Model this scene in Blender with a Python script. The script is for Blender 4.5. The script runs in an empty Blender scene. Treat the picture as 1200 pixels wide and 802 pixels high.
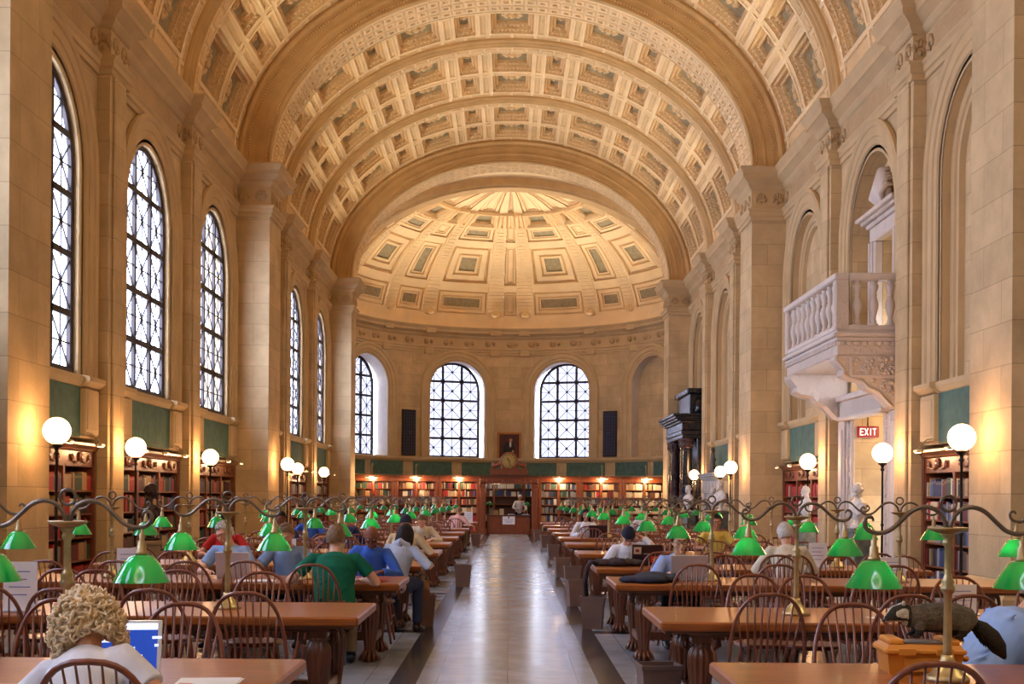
import bpy, math, random
from mathutils import Vector, Matrix
R = math.radians
SC = bpy.context.scene
COL = SC.collection
V = Vector

# ------------------------------------------------------------------ materials
def lin(c):
    return tuple(((v/255)/12.92 if v/255 <= .04045 else ((v/255+.055)/1.055)**2.4) for v in c) + (1,)

class NT:
    def __init__(s, name):
        s.m = bpy.data.materials.new(name); s.m.use_nodes = True
        s.t = s.m.node_tree; s.t.nodes.clear()
        s.out = s.t.nodes.new('ShaderNodeOutputMaterial')
    def n(s, typ, **kw):
        nd = s.t.nodes.new(typ)
        for k, v in kw.items():
            if k.startswith('_'): setattr(nd, k[1:], v)
            else: nd.inputs[k.replace('__', ' ')].default_value = v
        return nd
    def l(s, a, b): s.t.links.new(a, b)

MATS = {}
def mat(name, col, rough=.5, metal=0, var=.0, vscale=4, bump=0, bscale=30, stretch=(1,1,1), spec=.5, emit=None, estr=0, coat=0):
    if name in MATS: return MATS[name]
    k = NT(name)
    b = k.n('ShaderNodeBsdfPrincipled', Roughness=rough, Metallic=metal)
    b.inputs['Specular IOR Level'].default_value = spec
    if coat: b.inputs['Coat Weight'].default_value = coat; b.inputs['Coat Roughness'].default_value = .15
    c = lin(col); b.inputs['Base Color'].default_value = c
    g = k.n('ShaderNodeTexCoord'); mp = k.n('ShaderNodeMapping'); mp.inputs['Scale'].default_value = stretch
    k.l(g.outputs['Object'], mp.inputs['Vector'])
    if var:
        nz = k.n('ShaderNodeTexNoise', Scale=vscale, Detail=4.0); k.l(mp.outputs[0], nz.inputs['Vector'])
        rp = k.n('ShaderNodeValToRGB')
        lo = tuple(v*(1-var) for v in c[:3])+(1,); hi = tuple(min(1, v*(1+var)) for v in c[:3])+(1,)
        rp.color_ramp.elements[0].color = lo; rp.color_ramp.elements[1].color = hi
        rp.color_ramp.elements[0].position = .3; rp.color_ramp.elements[1].position = .7
        k.l(nz.outputs['Fac'], rp.inputs[0]); k.l(rp.outputs[0], b.inputs['Base Color'])
    if bump:
        n2 = k.n('ShaderNodeTexNoise', Scale=bscale, Detail=3.0); k.l(mp.outputs[0], n2.inputs['Vector'])
        bp = k.n('ShaderNodeBump', Strength=bump, Distance=.02); k.l(n2.outputs['Fac'], bp.inputs['Height']); k.l(bp.outputs[0], b.inputs['Normal'])
    if emit:
        b.inputs['Emission Color'].default_value = lin(emit); b.inputs['Emission Strength'].default_value = estr
    k.l(b.outputs[0], k.out.inputs[0]); MATS[name] = k.m
    return k.m

def stone(name, col, var=.10, bw=1.25, rh=.56, mort=.8, bump=.25, fine=18):
    """ashlar blocks laid by world position, so courses line up along every wall"""
    k = NT(name)
    b = k.n('ShaderNodeBsdfPrincipled', Roughness=.75); b.inputs['Specular IOR Level'].default_value = .25
    ge = k.n('ShaderNodeNewGeometry'); sp = k.n('ShaderNodeSeparateXYZ'); k.l(ge.outputs['Position'], sp.inputs[0])
    sn = k.n('ShaderNodeSeparateXYZ'); k.l(ge.outputs['True Normal'], sn.inputs[0])
    ab = k.n('ShaderNodeMath', _operation='ABSOLUTE'); k.l(sn.outputs[0], ab.inputs[0])
    gt = k.n('ShaderNodeMath', _operation='GREATER_THAN'); k.l(ab.outputs[0], gt.inputs[0]); gt.inputs[1].default_value = .707
    mx = k.n('ShaderNodeMix'); k.l(gt.outputs[0], mx.inputs[0]); k.l(sp.outputs[0], mx.inputs[2]); k.l(sp.outputs[1], mx.inputs[3])
    cb = k.n('ShaderNodeCombineXYZ'); k.l(mx.outputs[0], cb.inputs[0]); k.l(sp.outputs[2], cb.inputs[1])
    c = lin(col)
    br = k.n('ShaderNodeTexBrick', Scale=1.0); br.inputs['Brick Width'].default_value = bw; br.inputs['Row Height'].default_value = rh
    br.inputs['Mortar Size'].default_value = .006; br.inputs['Mortar Smooth'].default_value = .3
    br.inputs['Color1'].default_value = tuple(v*(1+var) for v in c[:3])+(1,)
    br.inputs['Color2'].default_value = tuple(v*(1-var) for v in c[:3])+(1,)
    br.inputs['Mortar'].default_value = tuple(v*mort for v in c[:3])+(1,)
    k.l(cb.outputs[0], br.inputs['Vector'])
    nz = k.n('ShaderNodeTexNoise', Scale=1.3, Detail=6.0, Roughness=.65); k.l(ge.outputs['Position'], nz.inputs['Vector'])
    rp = k.n('ShaderNodeValToRGB'); rp.color_ramp.elements[0].color = (.78,.76,.74,1); rp.color_ramp.elements[1].color = (1.12,1.1,1.08,1)
    rp.color_ramp.elements[0].position = .3; rp.color_ramp.elements[1].position = .7
    k.l(nz.outputs['Fac'], rp.inputs[0])
    mu = k.n('ShaderNodeMix', _data_type='RGBA', _blend_type='MULTIPLY'); mu.inputs[0].default_value = 1
    k.l(br.outputs['Color'], mu.inputs[6]); k.l(rp.outputs[0], mu.inputs[7]); k.l(mu.outputs[2], b.inputs['Base Color'])
    n2 = k.n('ShaderNodeTexNoise', Scale=fine, Detail=3.0); k.l(ge.outputs['Position'], n2.inputs['Vector'])
    ad = k.n('ShaderNodeMath', _operation='MULTIPLY_ADD'); k.l(br.outputs['Fac'], ad.inputs[0]); ad.inputs[1].default_value = -.8; k.l(n2.outputs['Fac'], ad.inputs[2])
    bp = k.n('ShaderNodeBump', Strength=bump, Distance=.015); k.l(ad.outputs[0], bp.inputs['Height']); k.l(bp.outputs[0], b.inputs['Normal'])
    k.l(b.outputs[0], k.out.inputs[0]); MATS[name] = k.m
    return k.m

def carved(name, col, scale=9, strength=.7, var=.12):
    """plaster or stone with a shallow modelled relief"""
    k = NT(name); c = lin(col)
    b = k.n('ShaderNodeBsdfPrincipled', Roughness=.7); b.inputs['Specular IOR Level'].default_value = .3
    ge = k.n('ShaderNodeNewGeometry')
    vo = k.n('ShaderNodeTexVoronoi', Scale=scale); vo.feature = 'SMOOTH_F1'; k.l(ge.outputs['Position'], vo.inputs['Vector'])
    nz = k.n('ShaderNodeTexNoise', Scale=scale*2.5, Detail=2.0); k.l(ge.outputs['Position'], nz.inputs['Vector'])
    ad = k.n('ShaderNodeMath', _operation='ADD'); k.l(vo.outputs['Distance'], ad.inputs[0]); k.l(nz.outputs['Fac'], ad.inputs[1])
    bp = k.n('ShaderNodeBump', Strength=strength, Distance=.04); k.l(ad.outputs[0], bp.inputs['Height']); k.l(bp.outputs[0], b.inputs['Normal'])
    n2 = k.n('ShaderNodeTexNoise', Scale=.8, Detail=4.0); k.l(ge.outputs['Position'], n2.inputs['Vector'])
    rp = k.n('ShaderNodeValToRGB'); rp.color_ramp.elements[0].position = .3; rp.color_ramp.elements[1].position = .7
    rp.color_ramp.elements[0].color = tuple(v*(1-var) for v in c[:3])+(1,); rp.color_ramp.elements[1].color = tuple(min(1,v*(1+var)) for v in c[:3])+(1,)
    k.l(n2.outputs['Fac'], rp.inputs[0]); k.l(rp.outputs[0], b.inputs['Base Color'])
    k.l(b.outputs[0], k.out.inputs[0]); MATS[name] = k.m
    return k.m

def glass_mat(name='window_glass', tint=(.82,.87,1,1)):
    k = NT(name)
    tr = k.n('ShaderNodeBsdfTransparent', Color=tint); gl = k.n('ShaderNodeBsdfGlossy', Roughness=.05)
    mx = k.n('ShaderNodeMixShader'); mx.inputs[0].default_value = .06
    k.l(tr.outputs[0], mx.inputs[1]); k.l(gl.outputs[0], mx.inputs[2]); k.l(mx.outputs[0], k.out.inputs[0])
    return k.m

def floor_mat(name, c1, rough, var, tile):
    k = NT(name); c = lin(c1)
    b = k.n('ShaderNodeBsdfPrincipled', Roughness=rough); b.inputs['Specular IOR Level'].default_value = .75
    ge = k.n('ShaderNodeNewGeometry')
    br = k.n('ShaderNodeTexBrick', Scale=1.0, _offset=0.0); br.inputs['Brick Width'].default_value = tile; br.inputs['Row Height'].default_value = tile
    br.inputs['Mortar Size'].default_value = .004
    br.inputs['Color1'].default_value = tuple(v*(1+var) for v in c[:3])+(1,); br.inputs['Color2'].default_value = tuple(v*(1-var) for v in c[:3])+(1,)
    br.inputs['Mortar'].default_value = tuple(v*.6 for v in c[:3])+(1,)
    k.l(ge.outputs['Position'], br.inputs['Vector'])
    nz = k.n('ShaderNodeTexNoise', Scale=2.2, Detail=8.0, Roughness=.7); k.l(ge.outputs['Position'], nz.inputs['Vector'])
    rp = k.n('ShaderNodeValToRGB'); rp.color_ramp.elements[0].color = (.75,.75,.75,1); rp.color_ramp.elements[1].color = (1.15,1.15,1.15,1)
    rp.color_ramp.elements[0].position = .3; rp.color_ramp.elements[1].position = .7
    k.l(nz.outputs['Fac'], rp.inputs[0])
    mu = k.n('ShaderNodeMix', _data_type='RGBA', _blend_type='MULTIPLY'); mu.inputs[0].default_value = 1
    k.l(br.outputs['Color'], mu.inputs[6]); k.l(rp.outputs[0], mu.inputs[7]); k.l(mu.outputs[2], b.inputs['Base Color'])
    r2 = k.n('ShaderNodeMapRange'); r2.inputs[3].default_value = rough-.06; r2.inputs[4].default_value = rough+.08
    k.l(nz.outputs['Fac'], r2.inputs[0]); k.l(r2.outputs[0], b.inputs['Roughness'])
    k.l(b.outputs[0], k.out.inputs[0]); MATS[name] = k.m
    return k.m

STONE = stone('limestone_blocks', (204,178,136), mort=.62)
STONE_PLAIN = mat('limestone_moulding', (199,171,128), .75, var=.08, vscale=1.5, bump=.15, bscale=25, spec=.25)
STONE_CARVED = carved('limestone_carving', (188,158,116), 7, .9)
PALE = carved('pale_carved_marble', (206,190,176), 10, .55, .08)
PALE_PLAIN = mat('pale_marble', (210,196,184), .55, var=.07, vscale=3, bump=.1)
PLASTER = carved('vault_plaster', (240,210,160), 14, .25, .08)
PLASTER_ORN = carved('vault_ornament', (234,200,146), 12, 1.0, .08)
PANEL_GREEN_SHADED = mat('coffer_ground_shaded', (158,142,106), .8, var=.2, vscale=6)  # greenish ground colour, darkened so the recesses read as shadowed
ARCHSTONE = mat('arch_stone', (202,166,112), .75, var=.10, vscale=2, bump=.2, bscale=20, spec=.25)
GREENWALL = mat('green_wall_panel', (80,108,94), .8, var=.2, vscale=5, bump=.1)
FLOOR_L = floor_mat('pale_terrazzo', (158,163,170), .2, .05, .61)
FLOOR_D = floor_mat('dark_slate', (44,44,52), .2, .1, .61)
BRONZE_FRAME = mat('window_bronze', (52,42,40), .5, .3)
GLASS = glass_mat()
GLASS_APSE = glass_mat('dimmed_lavender_glass', (.105,.105,.13,1))  # lavender tint, darkened to dim the sky seen through the apse windows
def wood(name, col, rough=.35, var=.28, stretch=(1.2,14,14), coat=.3): return mat(name, col, rough, 0, var, 3, .08, 8, stretch, .5, coat=coat)
OAK = wood('oak_table_top', (150,80,28), .34, .3, coat=.15)
OAK_DARK = wood('oak_apron', (104,58,32), .4)
LEGWOOD = wood('oak_leg', (100,52,27), .3, .3, (10,10,1.5))
CHAIRWOOD = wood('chair_mahogany', (122,60,36), .32, .2, (8,8,2))
CASEWOOD = wood('bookcase_cherry', (124,60,30), .4, .2, (8,8,1.5))
CASEWOOD_D = wood('bookcase_dark_wood', (86,42,24), .5, .2)  # darker cherry for case backs, cornice caps and the desk top
BRASS = mat('aged_brass', (176,154,112), .36, .7, .15, 20)
BRASS_DARK = mat('dark_bronze_arm', (122,110,98), .34, .8, .2, 15)
IRON = mat('black_iron', (40,34,32), .45, .6)
BLACKMARBLE = mat('black_marble', (26,28,36), .18, 0, .6, 12, spec=.6)
VEINMARBLE = mat('veined_dark_marble', (66,46,48), .2, 0, .5, 9, spec=.6)
WHITEMARBLE = mat('white_marble', (226,220,214), .5, 0, .06, 6, .08)
GREYMARBLE = mat('grey_green_marble', (112,116,108), .35, 0, .4, 7)
PAPER = mat('white_paper', (232,230,232), .8)
INK = mat('blue_ink', (110,120,190), .8)
GREYSTONE = mat('grey_mantel_stone', (180,172,164), .7, 0, .08, 4, .2)

def shade_mat():
    k = NT('green_cased_glass')
    b = k.n('ShaderNodeBsdfPrincipled', Roughness=.12); b.inputs['Base Color'].default_value = lin((4,108,52))
    b.inputs['Specular IOR Level'].default_value = .6; b.inputs['Coat Weight'].default_value = .5
    tl = k.n('ShaderNodeBsdfTranslucent', Color=lin((20,220,110))); mx = k.n('ShaderNodeMixShader'); mx.inputs[0].default_value = .1
    em = k.n('ShaderNodeEmission', Color=lin((0,190,84)), Strength=.02); ad = k.n('ShaderNodeAddShader')
    k.l(b.outputs[0], mx.inputs[1]); k.l(tl.outputs[0], mx.inputs[2]); k.l(mx.outputs[0], ad.inputs[0]); k.l(em.outputs[0], ad.inputs[1]); k.l(ad.outputs[0], k.out.inputs[0])
    return k.m
SHADE = shade_mat()
SHADE_IN = mat('white_glass_lining', (230,240,225), .4)
GLOBE = mat('glowing_opal_globe', (255,244,225), .4, emit=(255,222,172), estr=1.25)
BULB = mat('warm_bulb', (255,230,190), .4, emit=(255,210,150), estr=8.0)

# ------------------------------------------------------------------ mesh builder
class MB:
    def __init__(s): s.v=[]; s.f=[]; s.mi=[]; s.sm=[]; s.mats=[]; s.M=Matrix.Identity(4); s.fn=None
    def mid(s, m):
        if m not in s.mats: s.mats.append(m)
        return s.mats.index(m)
    def add(s, vs, fs, m, smooth=False):
        b=len(s.v); i=s.mid(m)
        for p in vs:
            p = s.M @ V(p)
            if s.fn: p = s.fn(p)
            s.v.append(tuple(p))
        for f in fs: s.f.append(tuple(b+k for k in f)); s.mi.append(i); s.sm.append(smooth)
    def box(s, a, b, m):
        x0,y0,z0=[min(p,q) for p,q in zip(a,b)]; x1,y1,z1=[max(p,q) for p,q in zip(a,b)]
        s.add([(x0,y0,z0),(x1,y0,z0),(x1,y1,z0),(x0,y1,z0),(x0,y0,z1),(x1,y0,z1),(x1,y1,z1),(x0,y1,z1)],
              [(0,3,2,1),(4,5,6,7),(0,1,5,4),(1,2,6,5),(2,3,7,6),(3,0,4,7)], m)
    def bbox(s, a, b, m, c=.006):
        """box with chamfered edges"""
        x0,y0,z0=[min(p,q) for p,q in zip(a,b)]; x1,y1,z1=[max(p,q) for p,q in zip(a,b)]
        c=min(c,(x1-x0)*.3,(y1-y0)*.3,(z1-z0)*.3)
        def ring(z,i): return [(x0+i,y0,z),(x1-i,y0,z),(x1,y0+i,z),(x1,y1-i,z),(x1-i,y1,z),(x0+i,y1,z),(x0,y1-i,z),(x0,y0+i,z)]
        def ringi(z): return [(x0+c,y0+c,z),(x1-c,y0+c,z),(x1-c,y0+c,z),(x1-c,y1-c,z),(x1-c,y1-c,z),(x0+c,y1-c,z),(x0+c,y1-c,z),(x0+c,y0+c,z)]
        rs=[ringi(z0),ring(z0+c,c),ring(z1-c,c),ringi(z1)]
        vs=[p for r in rs for p in r]; fs=[]
        for k in range(3):
            for j in range(8):
                q=(k*8+j,k*8+(j+1)%8,k*8+8+(j+1)%8,k*8+8+j); fs.append(q)
        fs.append(tuple(range(7,-1,-1))); fs.append(tuple(range(24,32)))
        s.add(vs,fs,m)
    def lathe(s, prof, m, n=16, c=(0,0,0), flute=0, nf=12, smooth=True):
        vs=[];fs=[]; k=len(prof)
        for (r,z) in prof:
            for j in range(n):
                a=2*math.pi*j/n; rr=r*(1+flute*math.cos(nf*a)) if flute else r
                vs.append((c[0]+rr*math.cos(a),c[1]+rr*math.sin(a),c[2]+z))
        for i in range(k-1):
            for j in range(n): fs.append((i*n+j,i*n+(j+1)%n,(i+1)*n+(j+1)%n,(i+1)*n+j))
        fs.append(tuple(range(n-1,-1,-1))); fs.append(tuple((k-1)*n+j for j in range(n)))
        s.add(vs,fs,m,smooth)
    def tube(s, path, rad, m, n=8, ref=None, smooth=True, closed=False):
        P=[V(p) for p in path]; k=len(P)
        if not isinstance(rad,(list,tuple)): rad=[rad]*k
        vs=[];fs=[]; u=None
        for i in range(k):
            if closed: t=P[(i+1)%k]-P[i-1]
            else: t=P[min(i+1,k-1)]-P[max(i-1,0)]
            t = t.normalized() if t.length>1e-9 else V((0,0,1))
            if ref is not None: u=V(ref)
            elif u is None: u=V((1,0,0)) if abs(t.x)<.8 else V((0,1,0))
            u=(u-t*u.dot(t)); u = u.normalized() if u.length>1e-6 else t.orthogonal().normalized()
            w=t.cross(u); r=rad[i]; rx,ry = r if isinstance(r,(tuple,list)) else (r,r)
            for j in range(n):
                a=2*math.pi*j/n; vs.append(P[i]+u*(rx*math.cos(a))+w*(ry*math.sin(a)))
        rng = k if closed else k-1
        for i in range(rng):
            i2=(i+1)%k
            for j in range(n): fs.append((i*n+j,i*n+(j+1)%n,i2*n+(j+1)%n,i2*n+j))
        if not closed: fs.append(tuple(range(n-1,-1,-1))); fs.append(tuple((k-1)*n+j for j in range(n)))
        s.add(vs,fs,m,smooth)
    def ball(s, c, r, m, n=10, h=7, smooth=True):
        rx,ry,rz = r if isinstance(r,(tuple,list)) else (r,r,r)
        vs=[(c[0],c[1],c[2]-rz)];fs=[]
        for i in range(1,h):
            a=-math.pi/2+math.pi*i/h
            for j in range(n):
                b=2*math.pi*j/n; vs.append((c[0]+rx*math.cos(a)*math.cos(b),c[1]+ry*math.cos(a)*math.sin(b),c[2]+rz*math.sin(a)))
        vs.append((c[0],c[1],c[2]+rz)); L=len(vs)-1
        for j in range(n):
            fs.append((0,1+(j+1)%n,1+j)); fs.append((L,L-n+j,L-n+(j+1)%n))
        for i in range(h-2):
            for j in range(n): fs.append((1+i*n+j,1+i*n+(j+1)%n,1+(i+1)*n+(j+1)%n,1+(i+1)*n+j))
        s.add(vs,fs,m,smooth)
    def build(s, name, parent=None, M=None):
        me=bpy.data.meshes.new(name); me.from_pydata(s.v,[],s.f)
        for m in s.mats: me.materials.append(m)
        me.polygons.foreach_set('material_index',s.mi); me.polygons.foreach_set('use_smooth',s.sm); me.update()
        return link(name,me,parent,M)

def link(name, me, parent=None, M=None):
    o=bpy.data.objects.new(name,me); COL.objects.link(o)
    if parent is not None: o.parent=parent
    if M is not None: o.matrix_local=M if parent is not None else M
    return o
def thing(name,label,cat,loc=(0,0,0),rz=0,group=None):
    o=bpy.data.objects.new(name,None); COL.objects.link(o); o.location=loc; o.rotation_euler=(0,0,rz)
    o['label']=label;o['category']=cat
    if group:o['group']=group
    o.empty_display_size=.1
    return o
def tag(o,label,cat,group=None,kind=None):
    o['label']=label;o['category']=cat
    if group:o['group']=group
    if kind:o['kind']=kind
    return o
LABELS={'wall':'wall','floor':'floor'}
def struct(o,label,cat): o['kind']='structure';o['label']=label;o['category']=cat;return o
CH={}
def kids(o):
    return CH.setdefault(o.name,list(o.children)) 
def dup(root,loc,rz,label=None,group=None,swap=None):
    r=root.copy();COL.objects.link(r);r.location=loc;r.rotation_euler=(0,0,rz)
    if label:r['label']=label
    if group:r['group']=group
    for c in kids(root):
        d=c.copy();COL.objects.link(d);d.parent=r
        for g in kids(c):
            e=g.copy();COL.objects.link(e);e.parent=d
    return r
ORD=['first','second','third','fourth','fifth','sixth','seventh','eighth','ninth','tenth','eleventh','twelfth','thirteenth','fourteenth','fifteenth','sixteenth','seventeenth','eighteenth','nineteenth','twentieth']
for a in ['twenty','thirty','forty','fifty']:
    pass
def ordw(i):
    if i<20:return ORD[i]
    t=['','','twenty','thirty','forty','fifty','sixty','seventy','eighty'][(i+1)//10]; u=(i+1)%10
    if u==0:return t[:-1]+'ieth'
    return t+'-'+ORD[u-1]

# ------------------------------------------------------------------ the hall's measures
XW,XA,XP=7.35,7.12,6.45
PIERS=[(-1.3,.15),(15.9,17.35),(33.1,34.7),(50.3,51.8)]
PILS=[5.2,10.8,22.4,28.0,39.6,45.2]; PHW=.47
ZC=10.4; VA,VB=7.35,5.7
YA,RA=57.0,8.2; DB=5.55
BAYC=[2.45,8.0,13.6,19.65,25.2,30.6,36.9,42.4,48.0]
BAYB=[]
def bounds():
    cuts=sorted([(a,b) for a,b in PIERS]+[(p-PHW,p+PHW) for p in PILS])
    return [(cuts[i][1],cuts[i+1][0]) for i in range(len(cuts)-1)]
BAYB=bounds(); BAYC=[(a+b)/2 for a,b in BAYB]
WHW,WS,WSP=1.5,3.65,7.14      # window half width, sill, springing

def extrude_plan(mb,path,prof,m,caps=True):
    P=[V((p[0],p[1])) for p in path]; n=len(P); vs=[];fs=[];k=len(prof)
    for i in range(n):
        d0=(P[i]-P[i-1]).normalized() if i>0 else None; d1=(P[i+1]-P[i]).normalized() if i<n-1 else None
        if d0 is None:d0=d1
        if d1 is None:d1=d0
        n0=V((d0.y,-d0.x));n1=V((d1.y,-d1.x)); mm=(n0+n1)
        mm=mm/max(.25,(1+n0.dot(n1)))
        for (o,z) in prof: q=P[i]+mm*o; vs.append((q.x,q.y,z))
    for i in range(n-1):
        for j in range(k-1): fs.append((i*k+j,(i+1)*k+j,(i+1)*k+j+1,i*k+j+1))
    if caps: fs.append(tuple(range(k))); fs.append(tuple((n-1)*k+j for j in range(k-1,-1,-1)))
    mb.add(vs,fs,m)

def arch_path(hw,z0,zsp,n=20):
    """(x,z,nx,nz) from the left foot over the crown to the right foot; normal away from the opening"""
    pts=[(-hw,z0,-1,0)]
    for i in range(n+1):
        a=math.pi-math.pi*i/n; pts.append((hw*math.cos(a),zsp+hw*math.sin(a),math.cos(a),math.sin(a)))
    pts.append((hw,z0,1,0)); return pts
def arch_sweep(mb,hw,z0,zsp,prof,m,n=20,sub=1):
    """prof: (r away from opening, y depth) ; local x along wall, y outwards of the room, z up"""
    ap=arch_path(hw,z0,zsp,n); vs=[];fs=[];k=len(prof)
    for (x,z,nx,nz) in ap:
        for (r,y) in prof: vs.append((x+nx*r,y,z+nz*r))
    for i in range(len(ap)-1):
        for j in range(k-1): fs.append((i*k+j,i*k+j+1,(i+1)*k+j+1,(i+1)*k+j))
    mb.add(vs,fs,m)
def wall_hole(mb,x0,x1,z0,z1,hw,hz,zsp,m,xc=0,y=0,n=20,div=1):
    """wall face in the plane y with an arched hole"""
    def quad(a,b,c,d):
        # split along x so that it can be bent
        vs=[];k=max(1,int(math.ceil(abs(b[0]-a[0])/div)))
        for i in range(k):
            t0,t1=i/k,(i+1)/k
            L=lambda p,q,t:(p[0]+(q[0]-p[0])*t,y,p[1]+(q[1]-p[1])*t)
            mb.add([L(a,b,t0),L(a,b,t1),L(d,c,t1),L(d,c,t0)],[(0,1,2,3)],m)
    quad((x0,z0),(xc-hw,z0),(xc-hw,z1),(x0,z1)); quad((xc+hw,z0),(x1,z0),(x1,z1),(xc+hw,z1))
    if hz>z0: quad((xc-hw,z0),(xc+hw,z0),(xc+hw,hz),(xc-hw,hz))
    for i in range(n):
        a0=math.pi-math.pi*i/n;a1=math.pi-math.pi*(i+1)/n
        p0=(xc+hw*math.cos(a0),zsp+hw*math.sin(a0));p1=(xc+hw*math.cos(a1),zsp+hw*math.sin(a1))
        mb.add([(p0[0],y,p0[1]),(p1[0],y,p1[1]),(p1[0],y,z1),(p0[0],y,z1)],[(0,1,2,3)],m)

ML=lambda yc: Matrix.Translation((-XW,yc,0))@Matrix.Rotation(R(90),4,'Z')    # local x -> +Y, local y -> -X
MR=lambda yc: Matrix.Translation((XW,yc,0))@Matrix.Rotation(R(-90),4,'Z')    # local x -> -Y, local y -> +X
ARCHIVOLT=[(.62,-.02),(.62,-.10),(.56,-.13),(.50,-.10),(.48,-.07),(.30,-.07),(.28,-.04),(.14,-.04),(.12,0),(.06,0),(.0,.03),(0,.16)]
# ------------------------------------------------------------------ floor
def build_floor():
    mb=MB()
    xs=[-8.5,-1.01,-.78,.78,1.01,8.5]; cs=[3.3,8.9,14.45,20.1,25.7,31.3,36.9,42.5,48.1]
    ys=[-3.0]
    for c in cs: ys+=[c,c+.3]
    ys.append(66.5)
    for i in range(5):
        for j in range(len(ys)-1):
            dark=(i in(1,3)) or (i in(0,4) and j%2==1)
            mb.add([(xs[i],ys[j],0),(xs[i+1],ys[j],0),(xs[i+1],ys[j+1],0),(xs[i],ys[j+1],0)],[(0,1,2,3)],FLOOR_D if dark else FLOOR_L)
    mb.box((-8.5,-3,-.2),(8.5,66.5,-.01),FLOOR_D)
    struct(mb.build('floor'),'polished pale stone floor with dark border bands','floor')
build_floor()

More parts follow.
